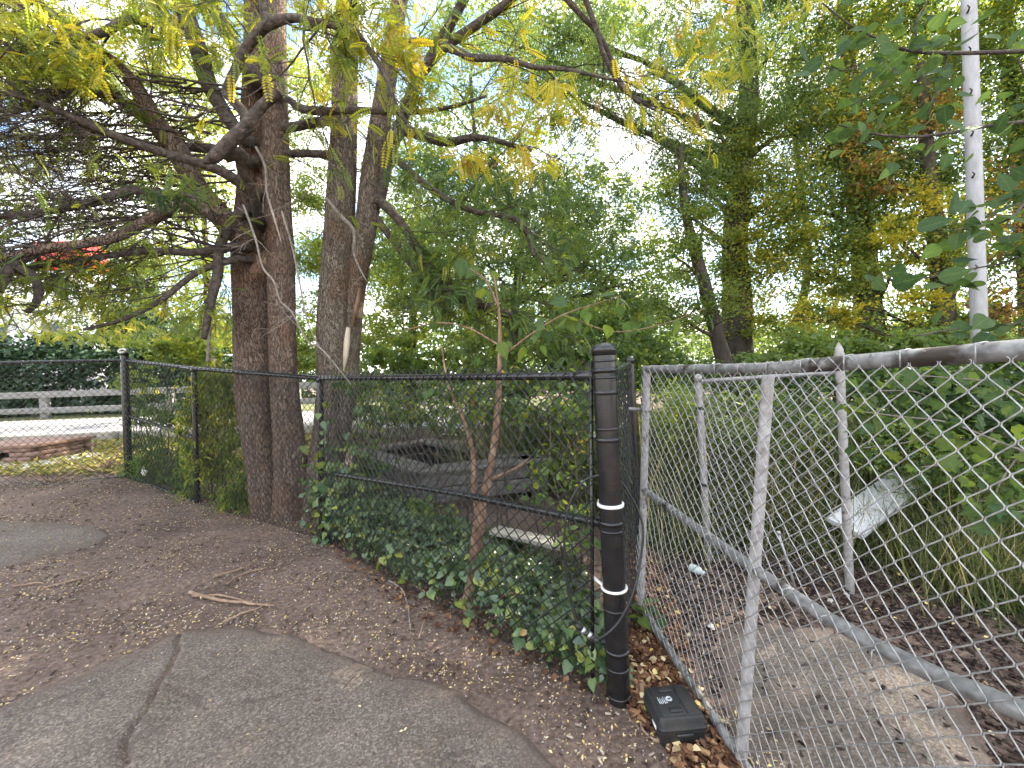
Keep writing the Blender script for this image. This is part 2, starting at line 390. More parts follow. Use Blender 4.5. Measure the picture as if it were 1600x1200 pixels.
def soil_mat():
    m, t, b, l = base_mat('soil')
    tc = t.nodes.new('ShaderNodeTexCoord')
    def nz(s, d=8, r=0.6):
        n = t.nodes.new('ShaderNodeTexNoise'); n.inputs['Scale'].default_value = s; n.inputs['Detail'].default_value = d; n.inputs['Roughness'].default_value = r
        l(tc.outputs['Object'], n.inputs['Vector']); return n
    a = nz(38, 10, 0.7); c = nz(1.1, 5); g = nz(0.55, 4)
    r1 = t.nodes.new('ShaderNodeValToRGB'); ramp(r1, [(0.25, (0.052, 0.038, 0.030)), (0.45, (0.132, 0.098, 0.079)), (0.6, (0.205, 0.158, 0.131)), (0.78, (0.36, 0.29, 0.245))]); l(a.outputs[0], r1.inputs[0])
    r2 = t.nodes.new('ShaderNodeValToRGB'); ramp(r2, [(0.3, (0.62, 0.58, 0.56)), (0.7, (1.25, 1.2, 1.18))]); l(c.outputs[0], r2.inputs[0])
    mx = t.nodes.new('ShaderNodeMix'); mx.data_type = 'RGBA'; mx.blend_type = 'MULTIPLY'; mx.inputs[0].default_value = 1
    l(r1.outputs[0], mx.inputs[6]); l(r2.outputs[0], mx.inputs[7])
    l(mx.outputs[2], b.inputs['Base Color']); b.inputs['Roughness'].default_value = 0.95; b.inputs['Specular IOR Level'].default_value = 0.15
    bp = t.nodes.new('ShaderNodeBump'); bp.inputs['Strength'].default_value = 0.9; bp.inputs['Distance'].default_value = 0.012
    l(a.outputs[0], bp.inputs['Height']); l(bp.outputs[0], b.inputs['Normal'])
    return m
M['soil'] = soil_mat()
def asphalt_mat():
    m, t, b, l = base_mat('worn_asphalt')
    tc = t.nodes.new('ShaderNodeTexCoord')
    v = t.nodes.new('ShaderNodeTexVoronoi'); v.inputs['Scale'].default_value = 130; l(tc.outputs['Object'], v.inputs['Vector'])
    n = t.nodes.new('ShaderNodeTexNoise'); n.inputs['Scale'].default_value = 2.2; n.inputs['Detail'].default_value = 8; n.inputs['Roughness'].default_value = 0.65; l(tc.outputs['Object'], n.inputs['Vector'])
    n2 = t.nodes.new('ShaderNodeTexNoise'); n2.inputs['Scale'].default_value = 90; n2.inputs['Detail'].default_value = 6; l(tc.outputs['Object'], n2.inputs['Vector'])
    r = t.nodes.new('ShaderNodeValToRGB'); ramp(r, [(0.0, (0.036, 0.029, 0.024)), (0.35, (0.104, 0.087, 0.073)), (0.6, (0.148, 0.125, 0.106)), (1.0, (0.35, 0.30, 0.255))])
    ms = t.nodes.new('ShaderNodeSeparateColor'); l(v.outputs['Color'], ms.inputs[0])
    av = t.nodes.new('ShaderNodeMath'); av.operation = 'MULTIPLY_ADD'; av.inputs[1].default_value = 0.5; l(ms.outputs[0], av.inputs[0])
    hf = t.nodes.new('ShaderNodeMath'); hf.operation = 'MULTIPLY'; hf.inputs[1].default_value = 0.5; l(n2.outputs[0], hf.inputs[0]); l(hf.outputs[0], av.inputs[2])
    l(av.outputs[0], r.inputs[0])
    r2 = t.nodes.new('ShaderNodeValToRGB'); ramp(r2, [(0.3, (0.66, 0.63, 0.60)), (0.68, (1.2, 1.17, 1.13))]); l(n.outputs[0], r2.inputs[0])
    mx = t.nodes.new('ShaderNodeMix'); mx.data_type = 'RGBA'; mx.blend_type = 'MULTIPLY'; mx.inputs[0].default_value = 1
    l(r.outputs[0], mx.inputs[6]); l(r2.outputs[0], mx.inputs[7])
    a = t.nodes.new('ShaderNodeAttribute'); a.attribute_name = 'tint'
    mx2 = t.nodes.new('ShaderNodeMix'); mx2.data_type = 'RGBA'; mx2.inputs[7].default_value = (0.120, 0.088, 0.070, 1)
    l(a.outputs['Fac'], mx2.inputs[0]); l(mx.outputs[2], mx2.inputs[6])
    l(mx2.outputs[2], b.inputs['Base Color']); b.inputs['Roughness'].default_value = 0.9; b.inputs['Specular IOR Level'].default_value = 0.2
    bp = t.nodes.new('ShaderNodeBump'); bp.inputs['Strength'].default_value = 0.6; bp.inputs['Distance'].default_value = 0.006
    l(av.outputs[0], bp.inputs['Height']); l(bp.outputs[0], b.inputs['Normal'])
    return m
M['asphalt'] = asphalt_mat()
M['turf'] = noise_mat('thin_turf', [(0.3, (0.055, 0.060, 0.022)), (0.55, (0.12, 0.125, 0.045)), (0.75, (0.20, 0.17, 0.085))], 24, rough=0.95, bump=0.5)

# ------------------------------------------------------------------ ground, asphalt, road
def axis(lims, steps):
    out = [lims[0]]
    for a, b, st in steps:
        k = max(1, int(round((b - a) / st)))
        out += list(np.linspace(a, b, k + 1)[1:])
    return np.array(out)
def bump_z(x, y):
    return np.array([noise.fractal(Vector((float(a) * 2.2, float(b) * 2.2, 0.3)), 1.0, 2.0, 4) for a, b in zip(x.ravel(), y.ravel())]).reshape(x.shape)
def grid_mesh(name, xs, ys, zf, mat, keep=None, tint=None):
    X, Yg = np.meshgrid(xs, ys)
    Z = zf(X, Yg)
    V = np.stack([X, Yg, Z], -1).reshape(-1, 3)
    nx, ny = len(xs), len(ys)
    i = np.arange(nx * ny).reshape(ny, nx)
    q = np.stack([i[:-1, :-1], i[:-1, 1:], i[1:, 1:], i[1:, :-1]], -1).reshape(-1, 4)
    if keep is not None:
        kk = keep.reshape(-1)
        q = q[kk[q].all(1)]
    used = np.unique(q); rm = np.full(len(V), -1); rm[used] = np.arange(len(used))
    mb = MB(); mb.v = [V[used]]; mb.n = len(used); mb.f = [tuple(f) for f in rm[q].tolist()]
    mb.t = [np.zeros(len(used)) if tint is None else tint.reshape(-1)[used]]
    return mb.build(name, mat)
xs = axis((-150,), [(-150, -20, 10), (-20, -8, 0.8), (-8, 4, 0.08), (4, 20, 0.8), (20, 150, 10)])
ys = axis((-20,), [(-20, 0, 1.0), (0, 6.5, 0.07), (6.5, 25, 0.6), (25, 260, 10)])
def ground_z(X, Yg):
    nb = bump_z(X, Yg)
    return gz(X, Yg) + 0.012 * nb
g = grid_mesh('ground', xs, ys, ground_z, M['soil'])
tag(g, 'brown bare soil strewn with wood chips and fallen leaflets', None, kind='structure')

def seg_dist(X, Yg, pl):
    d = np.full(X.shape, 9.0)
    for a, b in zip(pl[:-1], pl[1:]):
        a = np.array(a[:2]); b = np.array(b[:2]); ab = b - a
        t = np.clip(((X - a[0]) * ab[0] + (Yg - a[1]) * ab[1]) / (ab @ ab), 0, 1)
        d = np.minimum(d, np.hypot(X - a[0] - t * ab[0], Yg - a[1] - t * ab[1]))
    return d
def inside(X, Yg, poly):
    r = np.zeros(X.shape, bool)
    n = len(poly)
    for i in range(n):
        x1, y1 = poly[i][:2]; x2, y2 = poly[(i + 1) % n][:2]
        c = ((y1 > Yg) != (y2 > Yg)) & (X < (x2 - x1) * (Yg - y1) / (y2 - y1 + 1e-12) + x1)
        r ^= c
    return r
def rough_line(pl, amp, n=14):
    out = []
    for a, b in zip(pl[:-1], pl[1:]):
        for k in range(n):
            p = np.array(a) + (np.array(b) - np.array(a)) * k / n
            q = nvec(Vector((p[0] * 9, p[1] * 9, 1.7)))
            out.append(p + amp * np.array([q[0], q[1], 0]))
    out.append(np.array(pl[-1]))
    return out
def pavement(name, label, pxpoly, st, lift, cracks=(), extra=()):
    poly = [ground_px(*p) for p in pxpoly] + [np.array(e) for e in extra]
    P = np.array(poly)
    xs = np.arange(P[:, 0].min() - 0.3, P[:, 0].max() + 0.3, st); ys = np.arange(P[:, 1].min() - 0.3, P[:, 1].max() + 0.3, st)
    X, Yg = np.meshgrid(xs, ys)
    q = np.array([nvec(Vector((float(a) * 5, float(b) * 5, 3.1))) + 0.5 * nvec(Vector((float(a) * 17, float(b) * 17, 3.1))) for a, b in zip(X.ravel(), Yg.ravel())])
    Xn = X + 0.028 * q[:, 0].reshape(X.shape); Yn = Yg + 0.028 * q[:, 1].reshape(X.shape)
    ins = inside(Xn, Yn, poly)
    d = seg_dist(Xn, Yn, poly + [poly[0]])
    sd_ = np.where(ins, d, -d)
    keep = sd_ > -0.05
    edge = np.clip(sd_ / 0.06, -1, 1)
    Z = gz(X, Yg) + np.where(edge > 0, -0.004 + (lift + 0.004) * np.minimum(edge * 1.6, 1), -0.004 + edge * 0.03)
    tint = np.clip(0.95 - sd_ / (0.13 + 0.10 * np.abs(q[:, 2].reshape(X.shape))), 0, 1) * 0.85
    for pl, wd, dep in cracks:
        c = seg_dist(X, Yg, rough_line([ground_px(*p) for p in pl], 0.035))
        m_ = np.clip(1 - c / wd, 0, 1)
        Z = Z - 1.4 * dep * m_
        tint = np.maximum(tint, np.clip(1.3 - c / wd, 0, 1) * .35)
    o = grid_mesh(name, xs, ys, lambda a, b: Z, M['asphalt'], keep, tint)
    return tag(o, label, None, kind='structure')
pavement('asphalt_patch', 'cracked grey asphalt patch in the foreground',
         [(-60, 1140), (60, 1080), (150, 1045), (230, 1010), (300, 985), (400, 983), (470, 997), (560, 1030), (620, 1055), (690, 1070), (760, 1110), (830, 1150), (880, 1205), (920, 1260)], 0.014, 0.022,
         cracks=[([(288, 990), (280, 1020), (262, 1055), (240, 1100), (205, 1150), (195, 1200)], 0.013, 0.022),
                 ([(262, 1075), (330, 1110), (400, 1098), (470, 1080), (520, 1072), (600, 1052)], 0.008, 0.010),
                 ([(265, 995), (210, 1040), (120, 1085), (20, 1125)], 0.008, 0.010),
                 ([(205, 1150), (120, 1190), (40, 1230)], 0.007, 0.010)],
         extra=[(0.2, 0.2, 0), (-2.4, 0.2, 0), (-2.6, 1.0, 0)])
pavement('asphalt_patch', 'small smooth grey asphalt patch by the left fence',
         [(-120, 812), (0, 815), (90, 816), (150, 822), (182, 838), (150, 858), (80, 872), (0, 893), (-120, 915)], 0.02, 0.016)
pavement('asphalt_path', 'grey asphalt path behind the galvanised gate',
         [(1120, 985), (1200, 975), (1330, 985), (1480, 1060), (1560, 1200), (1640, 1330), (1330, 1330), (1175, 1230), (1130, 1100)], 0.02, 0.012)
# road beyond the fence
def strip(name, label, y0, y1, lift, mat, x0=-45, x1=3.0, slope=0.0):
    xs = np.linspace(x0, x1, 60); t = np.linspace(0, 1, 6)
    X, T = np.meshgrid(xs, t)
    Y0 = y0 + slope * (X + 12); Y1 = y1 + slope * (X + 12)
    Yg = Y0 + (Y1 - Y0) * T
    mb = MB(); V = np.stack([X, Yg, gz(X, Yg) + lift], -1).reshape(-1, 3)
    i = np.arange(V.shape[0]).reshape(X.shape)
    q = np.stack([i[:-1, :-1], i[:-1, 1:], i[1:, 1:], i[1:, :-1]], -1).reshape(-1, 4)
    mb.add(V, [tuple(f) for f in q.tolist()])
    return tag(mb.build(name, mat), label, None, kind='structure')
strip('grass_verge', 'strip of mown grass below the timber rail', 14.6, 19.0, 0.025, M['turf'])
strip('road', 'sunlit pale road beyond the fence', 8.9, 14.8, 0.03, M['road'])
# kerb of separate stones along the road
kerb = tag(link('kerb', bpy.data.meshes.new('kerb_bed'), None), 'broken stone kerb along the near side of the sunlit road', None, kind='structure')
mbk = MB(); mbk.plank((-30, 8.72, 0.36), (2.0, 8.72, 0.30), 0.18, 0.05)
kerb.data = mbk.mesh('kerb_bed', False); kerb.data.materials.append(M['kerb'])
xk = -16.0
while xk < -1.5:
    ln = random.uniform(0.8, 1.5); yk = 8.62 + random.uniform(-0.05, 0.05)
    z = float(gz(xk, yk))
    mb = MB(); mb.plank((xk, yk, z + 0.06), (xk + ln - 0.05, yk + random.uniform(-.06, .06), z + 0.06 + random.uniform(-.03, .03)), 0.2, 0.26)
    o = mb.build('kerb_stone', M['kerb'], kerb, smooth=False); bevel(o, 0.03)
    xk += ln

# ------------------------------------------------------------------ chain-link fabric
def chainlink(mb, B0, B1, T0, T1, pitch, r, sides=5, sag=0.0, nsub=1, drape=None, seed=0):
    """woven zig-zag wires on the quad B0-B1 (bottom) T0-T1 (top)"""
    B0, B1, T0, T1 = [np.array(q, float) for q in (B0, B1, T0, T1)]
    wd = (np.linalg.norm(B1 - B0) + np.linalg.norm(T1 - T0)) / 2
    ht = (np.linalg.norm(T0 - B0) + np.linalg.norm(T1 - B1)) / 2
    nrm = np.cross(B1 - B0, T0 - B0); nrm /= np.linalg.norm(nrm)
    h = pitch / 2.0
    nw = int(wd / h); nk = max(2, int(round(ht / h)))
    for i in range(nw):
        pts = []
        for k in range(nk + 1):
            s = (k + i) % 2
            u = i * h + s * h; inner = (-1 if s else 1) * h * 0.10
            for dv in (-0.10, 0.10):
                uu = min((u + inner * 0.6) / wd, 1.0); vv = min(max((k + dv) / nk, 0.0), 1.0)
                p = (B0 * (1 - uu) + B1 * uu) * (1 - vv) + (T0 * (1 - uu) + T1 * uu) * vv
                w_ = noise.noise(Vector((uu * 5 + seed, vv * 4, 0.5)))
                p = p + nrm * (sag * w_ + r * (0.9 if (k % 2) else -0.9))
                if drape is not None:
                    p = p + drape(uu, vv)
                pts.append(p)
        mb.tube(pts, r, sides, cap=False)

def capped_post(name, a, b, r, mat, parent, cap='dome', sides=24):
    a = np.array(a, float); b = np.array(b, float)
    mb = MB(); mb.cyl(a, b, r, sides)
    o = sharp(mb.build(name, mat, parent))
    ax = (b - a) / np.linalg.norm(b - a)
    mb = MB()
    if cap == 'dome':
        mb.lathe(b - ax * 0.03, [(r + 0.003, 0), (r + 0.003, 0.036), (r * 0.98, 0.042), (r * 0.8, 0.05), (r * 0.45, 0.056), (0.001, 0.058)], sides, ax)
    else:
        mb.lathe(b - ax * 0.03, [(r + 0.003, 0), (r + 0.003, 0.034), (r * 0.92, 0.040), (r * 0.95, 0.055), (r * 0.7, 0.075), (r * 0.3, 0.095), (0.001, 0.105)], sides, ax)
    c = mb.build('post_cap', mat, o)
    return o
def band(a, ax, r, wd, th=0.003, sides=24):
    mb = MB(); mb.lathe(np.array(a), [(r, 0), (r + th, 0.001), (r + th, wd - 0.001), (r, wd)], sides, ax); return mb

# black fence: posts near -> bend -> line -> corner
nb, ntp = at(968, 1105, 1.82), at(943, 545, 1.82)
P0b, P0t = at(930, 1085, 1.86), at(928, 587, 1.86)
P1b, P1t = at(503, 845, 3.72), at(500, 591, 3.72)
P2b, P2t = at(308, 787, 4.48), at(303, 576, 4.48)
P3b, P3t = at(201, 747, 5.23), at(195, 563, 5.23)
P4b, P4t = at(-140, 785, 4.55), at(-140, 570, 4.55)
fence = thing('chain_link_fence', 'long black chain-link fence running from the thick gate post to the left corner', 'fence', (nb[0], nb[1], 0))
mb = MB()
chainlink(mb, P1b + [0, -.03, 0.02], P0b + [0, -.03, 0.02], P1t + [0, -.03, 0.05], P0t + [0, -.03, 0.055], 0.073, 0.0032, sag=0.012)
mb.build('chain_link_mesh', M['black_wire'], fence, kind='stuff')
mb = MB()
chainlink(mb, P2b + [0, -.03, 0.0], P1b + [0, -.03, 0.02], P2t + [0, -.03, 0.05], P1t + [0, -.03, 0.05], 0.073, 0.0027, 4, sag=0.02, seed=3)
chainlink(mb, P3b + [0, -.03, 0.0], P2b + [0, -.03, 0.0], P3t + [0, -.03, 0.04], P2t + [0, -.03, 0.05], 0.073, 0.0027, 4, sag=0.02, seed=5)
mb.build('chain_link_mesh', M['black_wire'], fence, kind='stuff')
def rail(name, pts, r, mat, parent, sides=14):
    mb = MB(); mb.tube(pts, r, sides); return sharp(mb.build(name, mat, parent), 50)
rail('top_rail', [P1t, P0t + (ntp - ntp)], 0.021, M['black'], fence)
rail('top_rail', [P2t, P1t], 0.021, M['black'], fence)
rail('top_rail', [P3t, P2t], 0.021, M['black'], fence)
rail('mid_rail', [at(505, 738, 3.70), at(720, 772, 2.55), at(950, 820, 1.84)], 0.020, M['black'], fence)
rail('mid_rail', [at(203, 650, 5.22), at(304, 684, 4.48)], 0.020, M['black'], fence)
rail('bottom_rail', [P3b + [0, 0, 0.02], P2b + [0, 0, 0.02]], 0.018, M['black'], fence)
for b_, t_, r_ in ((P1b, P1t, 0.028), (P2b, P2t, 0.028)):
    capped_post('line_post', b_ - [0, 0, 0.05], t_ - [0, 0, 0.01], r_, M['black'], fence)
capped_post('corner_post', P3b - [0, 0, 0.05], P3t + [0, 0, 0.09], 0.042, M['black'], fence)
# thick end post with its sleeves and brace bands
post = capped_post('end_post', nb - [0, 0, 0.05], ntp, 0.051, M['black'], fence, sides=32)
ax = (ntp - nb) / np.linalg.norm(ntp - nb); PL = np.linalg.norm(ntp - nb)
def onpost(py):                       # point on the post axis seen at that photo row
    lo, hi = 0.0, PL
    for _ in range(40):
        m_ = (lo + hi) / 2
        if proj(nb + ax * m_)[1] > py: lo = m_
        else: hi = m_
    return nb + ax * lo
side = (P0t - ntp); side[2] = 0; side /= np.linalg.norm(side)
for py in (566, 583, 592, 671, 829, 951, 1018, 1042, 1085):
    band(onpost(py), ax, 0.051, 0.012 if py not in (583,) else 0.024, 0.004 if py != 583 else 0.006).build('sleeve_ring', M['black'], post)
for py, mt in ((613, 'black'), (686, 'black'), (815, 'black'), (1014, 'black')):
    c = onpost(py)
    bd = band(c - ax * 0.010, ax, 0.0515, 0.020, 0.004).build('brace_band', M['black'], post)
    mb = MB(); mb.plank(c + side * 0.045, c + side * 0.095, 0.016, 0.022)
    mb.tube([c + side * 0.082 + np.array([0.0, -0.018, 0]), c + side * 0.082 + np.array([0, 0.016, 0])], 0.004, 8)
    mb.lathe(c + side * 0.082 + np.array([0.0, -0.022, 0]), [(0.001, 0), (0.007, 0.001), (0.0075, 0.006), (0.004, 0.008)], 10, (0, 1, 0))
    mb.build('band_bolt', M['steel'] if py in (613, 686) else M['black'], bd, smooth=False)
mb = MB(); mb.lathe(P0t - (P0t - P1t) / np.linalg.norm(P0t - P1t) * -0.0, [(0.021, -0.10), (0.026, -0.07), (0.028, -0.01), (0.028, 0.0), (0.010, 0.012)], 16, (P0t - P1t))
mb.build('rail_end_cup', M['black'], fence)
mb = MB(); mb.plank(P0b + side * 0.02 + [0, -.03, 0.02], P0t + side * 0.02 + [0, -.03, 0.06], 0.016, 0.006, up=(0, 1, 0))
mb.build('tension_bar', M['black'], fence, smooth=False)
# white cable ties round the post: separate little things
for k, (py, wd, lab) in enumerate(((790, 0.014, 'wide white nylon tie round the black post at mid height'), (919, 0.009, 'narrow white nylon tie with a loose tail low on the black post'))):
    c = onpost(py)
    t = thing('cable_tie', lab, 'tie', c, 'white ties round the end post')
    band(c, ax, 0.0565, wd, 0.003).build('strap', M['zip'], t)
    mb = MB()
    if k == 0:
        mb.box(c + side * 0.060 + ax * 0.012 + [0, -0.01, 0], (0.014, 0.016, 0.012)); nm = 'lock_head'
    else:
        mb.tube([c + side * 0.055 + [0, -.02, 0.003], c + side * 0.080 + [0, -.035, 0.012], c + side * 0.115 + [0, -.03, 0.022], c + side * 0.125 + [0, -.02, 0.014]], [0.006, 0.007, 0.008, 0.005], 6); nm = 'loose_tail'
    mb.build(nm, M['zip'], t)

# left return of the fence, seen square on
fl = thing('chain_link_fence', 'black chain-link fence section in front of the sunlit road at the far left', 'fence', (-6, 4.8, 0.35))
mb = MB(); chainlink(mb, P4b + [0, -.03, 0.0], P3b + [0, -.03, 0.0], P4t + [0, -.03, 0.02], P3t + [0, -.03, 0.01], 0.073, 0.0024, 4, sag=0.01, seed=9)
mb.build('chain_link_mesh', M['black_wire'], fl, kind='stuff')
rail('top_rail', [P4t, P3t + [0, 0, 0.0]], 0.020, M['black'], fl)
rail('bottom_rail', [P4b + [0, 0, 0.02], P3b + [0, 0, 0.02]], 0.020, M['black'], fl)
mb = MB()
for k in range(7):
    c = P4t + (P3t - P4t) * (k + 0.6) / 7.3
    mb.tube([c + [0, -.025, -.03], c + [0, -.01, 0.02], c + [0.004, 0.02, 0.015]], 0.003, 5)
mb.build('wire_tie', M['steel'], fl, kind='stuff')
# loop of pale twine at the top of the corner post
mb = MB(); c = P3t + np.array([0, -0.03, 0.12]); mb.tube([c + 0.045 * np.array([math.cos(a_), 0.3 * math.sin(a_), 0.5 * math.sin(a_)]) for a_ in np.linspace(0, 5.6, 14)], 0.010, 6)
tag(mb.build('rag', M['zip']), 'pale scrap of cloth looped over the top of the corner post', 'rag')
# black return panel behind the thick post
fb = thing('chain_link_fence', 'short black chain-link panel receding behind the thick post', 'fence', (0.85, 2.9, 0))
E0b, E0t = at(972, 1060, 2.0), at(955, 580, 2.0)
E1b, E1t = at(1003, 895, 2.95), at(984, 562, 2.95)
mb = MB(); chainlink(mb, E0b, E1b, E0t, E1t + [0, 0, .0], 0.073, 0.0027, 4, sag=0.02, seed=11)
mb.build('chain_link_mesh', M['black_wire'], fb, kind='stuff')
capped_post('line_post', E1b - [0, 0, 0.08], E1t, 0.028, M['black'], fb)
rail('top_rail', [E0t, E1t - [0, 0, .03]], 0.018, M['black'], fb)

# ------------------------------------------------------------------ galvanised gate standing open
gTL, gBT = at(1011, 577, 2.475), at(1201, 576, 1.50)
gBL, gBB = at(1001, 947, 2.475), at(1158, 1188, 1.50)
def gp(u, v):                          # u 0 far upright, 1 brace; v 0 bottom .. 1 top
    return (gBL + (gBB - gBL) * u) * (1 - v) + (gTL + (gBT - gTL) * u) * v + np.array([0, 0, 0.05 * max(u - 1, 0) * v])
UE = 2.2
gate = thing('chain_link_gate', 'galvanised chain-link gate leaf standing open on the right', 'gate', gp(1, 0))
rail('top_rail', [gp(u, 1) for u in np.linspace(-0.02, UE, 12)], 0.0225, M['galv'], gate, 18)
rail('bottom_rail', [gp(u, 0) for u in np.linspace(-0.02, UE, 8)], 0.0205, M['galv'], gate, 18)
rail('mid_rail', [gp(u, 0.495) + [0, 0, 0.30 * max(u - 1.25, 0) ** 2] for u in np.linspace(0, UE, 16)], 0.0200, M['galv'], gate, 18)
rail('end_upright', [gp(0, 0), gp(0, 1)], 0.0215, M['galv_white'], gate, 18)
rail('end_upright', [gp(UE, 0), gp(UE, 1)], 0.0215, M['galv_white'], gate, 18)
rail('middle_upright', [gp(1, 0.0), gp(1, 0.98)], 0.0205, M['galv_white'], gate, 18)
gn = np.cross(gBB - gBL, gTL - gBL); gn /= np.linalg.norm(gn)
if gn[0] > 0: gn = -gn                # towards the camera side
mb = MB()
chainlink(mb, gp(0.02, 0.01) + gn * 0.026, gp(UE - 0.02, 0.01) + gn * 0.026, gp(0.02, 1.0) + gn * 0.026, gp(UE - 0.02, 1.0) + gn * 0.026, 0.063, 0.0017, 5, sag=0.03, seed=20)
mb.build('chain_link_mesh', M['galv_wire'], gate, kind='stuff')
mb = MB()
for u in np.linspace(0.1, UE - 0.1, 14):
    for v in (0.998, 0.49):
        c = gp(u, v); mb.tube([c + gn * 0.028 - [0, 0, .02], c + gn * 0.028 + [0, 0, .022], c + [0, 0, 0.026], c - gn * 0.026 + [0, 0, .004]], 0.0022, 5)
mb.build('wire_tie', M['galv_wire'], gate, kind='stuff')
c = gp(0, 0.83)
mb = MB(); mb.plank(c, c + np.array([-0.10, 0.02, 0.01]), 0.012, 0.022); mb.lathe(c - [0, 0, 0.013], [(0.0215, 0), (0.026, .001), (0.026, .025), (0.0215, .026)], 14)
mb.build('latch', M['galv'], gate, smooth=False)

# galvanised fence behind the gate
gf = thing('chain_link_fence', 'galvanised chain-link fence behind the open gate with a pointed post', 'fence', (1.8, 2.8, 0))
G1b, G1t = at(1107, 880, 3.1), at(1091, 590, 3.1)
G2b, G2t = at(1330, 960, 2.63), at(1311, 553, 2.63)
capped_post('line_post', G1b, G1t, 0.026, M['galv_white'], gf)
capped_post('line_post', G2b - [0, 0, 0.05], G2t, 0.025, M['galv_white'], gf, 'point')
rail('top_rail', [G1t - [0, 0, .03], at(1311, 582, 2.66)], 0.017, M['galv'], gf)
mb = MB(); chainlink(mb, G1b + [0, 0, .05], G2b + [0, 0, .05], G1t - [0, 0, .03], at(1311, 582, 2.66), 0.074, 0.0019, 4, sag=0.03, seed=31)
mb.build('chain_link_mesh', M['galv_wire'], gf, kind='stuff')
for f_ in (0.17, 0.58):
    c = G1b + (G1t - G1b) * (1 - f_); band(c, (0, 0, 1), 0.026, 0.022, 0.004).build('brace_band', M['black'], gf)

# ------------------------------------------------------------------ cable lock on the post
cl = thing('cable_lock', 'black looped cable with a combination lock hanging round the thick post', 'lock', onpost(990))
ctr = [(936, 742, 1.76), (912, 752, 1.76), (891, 785, 1.77), (882, 830, 1.77), (884, 890, 1.77), (893, 945, 1.76), (905, 982, 1.75)]
ctr2 = [(930, 1000, 1.73), (946, 992, 1.74), (968, 970, 1.745), (988, 930, 1.76), (1000, 880, 1.80), (1005, 830, 1.83), (998, 800, 1.85), (985, 775, 1.86), (972, 755, 1.87), (955, 745, 1.88)]
def spline(P, n=8):
    P = [np.array(p, float) for p in P]; P = [2 * P[0] - P[1]] + P + [2 * P[-1] - P[-2]]
    out = []
    for i in range(1, len(P) - 2):
        for k in range(n):
            t = k / n
            out.append(0.5 * ((2 * P[i]) + (-P[i-1] + P[i+1]) * t + (2*P[i-1] - 5*P[i] + 4*P[i+1] - P[i+2]) * t*t + (-P[i-1] + 3*P[i] - 3*P[i+1] + P[i+2]) * t**3))
    out.append(P[-2]); return np.array(out)
mb = MB(); mb.tube(spline([at(*p) for p in ctr]), 0.0055, 8); mb.tube(spline([at(*p) for p in ctr2]), 0.0055, 8)
mb.build('cable', M['cable'], cl)
la, lb = at(903, 978, 1.75), at(932, 1001, 1.73); ld = (lb - la) / np.linalg.norm(lb - la); LL = np.linalg.norm(lb - la)
mb = MB(); mb.lathe(la - ld * 0.012, [(0.006, 0), (0.012, 0.002), (0.013, LL * 0.3), (0.010, LL * 0.31), (0.010, LL * 0.9), (0.013, LL * 0.91), (0.013, LL + 0.015), (0.007, LL + 0.02)], 18, ld)
lk = mb.build('lock_body', M['cable'], cl)
for k in range(4):
    mb = MB(); mb.lathe(la + ld * (LL * 0.22 + k * LL * 0.16), [(0.010, 0), (0.0145, 0.0006), (0.0145, LL * 0.15), (0.010, LL * 0.155)], 12, ld)
    mb.build('number_ring', M['steel'] if k % 2 == 0 else M['cable'], lk, smooth=False)

# ------------------------------------------------------------------ black tool case by the gate
zt = 0.125
cA, cB, cC, cD = [hit(*p, zt) for p in ((1004, 1066), (1070, 1066), (1107, 1119), (1031, 1124))]
cc = (cA + cB + cC + cD) / 4
ey = ((cA + cB) - (cC + cD)); ey /= np.linalg.norm(ey)
ex = np.cross(ey, [0, 0, 1.0]); lx = (np.linalg.norm(cB - cA) + np.linalg.norm(cC - cD)) / 2 + 0.004; ly = np.linalg.norm((cA + cB) / 2 - (cC + cD) / 2)
case = thing('tool_case', 'black plastic tool case lying by the open gate', 'case', (cc[0], cc[1], 0.0))
def ring(hx, hy, z, rc, n=6, ox=0, oy=0):
    out = []
    for sx, sy, a0 in ((1, 1, 0), (-1, 1, 90), (-1, -1, 180), (1, -1, 270)):
        for k in range(n + 1):
            a_ = R(a0 + 90 * k / n)
            out.append((sx * (hx - rc) + rc * math.cos(a_) + ox, sy * (hy - rc) + rc * math.sin(a_) + oy, z))
    return np.array(out)
def loc2w(v):
    v = np.asarray(v, float)
    return cc * [1, 1, 0] + v[:, :1] * ex + v[:, 1:2] * ey + v[:, 2:3] * np.array([0, 0, 1.0])
def loft(rings):
    mb = MB(); n = len(rings[0]); V = np.concatenate([loc2w(q) for q in rings])
    f = []
    for i in range(len(rings) - 1):
        for k in range(n):
            k2 = (k + 1) % n; f.append((i * n + k, i * n + k2, (i + 1) * n + k2, (i + 1) * n + k))
    f.append(tuple(range(n))[::-1]); f.append(tuple((len(rings) - 1) * n + k for k in range(n)))
    mb.add(V, f); return mb
hx, hy = lx / 2, ly / 2
body = sharp(loft([ring(hx * .90, hy * .93, 0.004, .02), ring(hx * .94, hy * .95, 0.012, .02), ring(hx * 1.00, hy, 0.060, .02), ring(hx * 1.03, hy * 1.02, 0.063, .02), ring(hx * 1.03, hy * 1.02, 0.069, .02)]).build('case_base', M['plastic'], case), 30)
lid = sharp(loft([ring(hx * 1.03, hy * 1.02, 0.071, .02), ring(hx * 1.03, hy * 1.02, 0.078, .02), ring(hx * 1.0, hy, 0.081, .02), ring(hx * .98, hy * .97, 0.100, .02), ring(hx * .92, hy * .92, 0.114, .022), ring(hx * .86, hy * .86, 0.118, .022)]).build('lid', M['plastic'], case), 30)
zz = 0.118
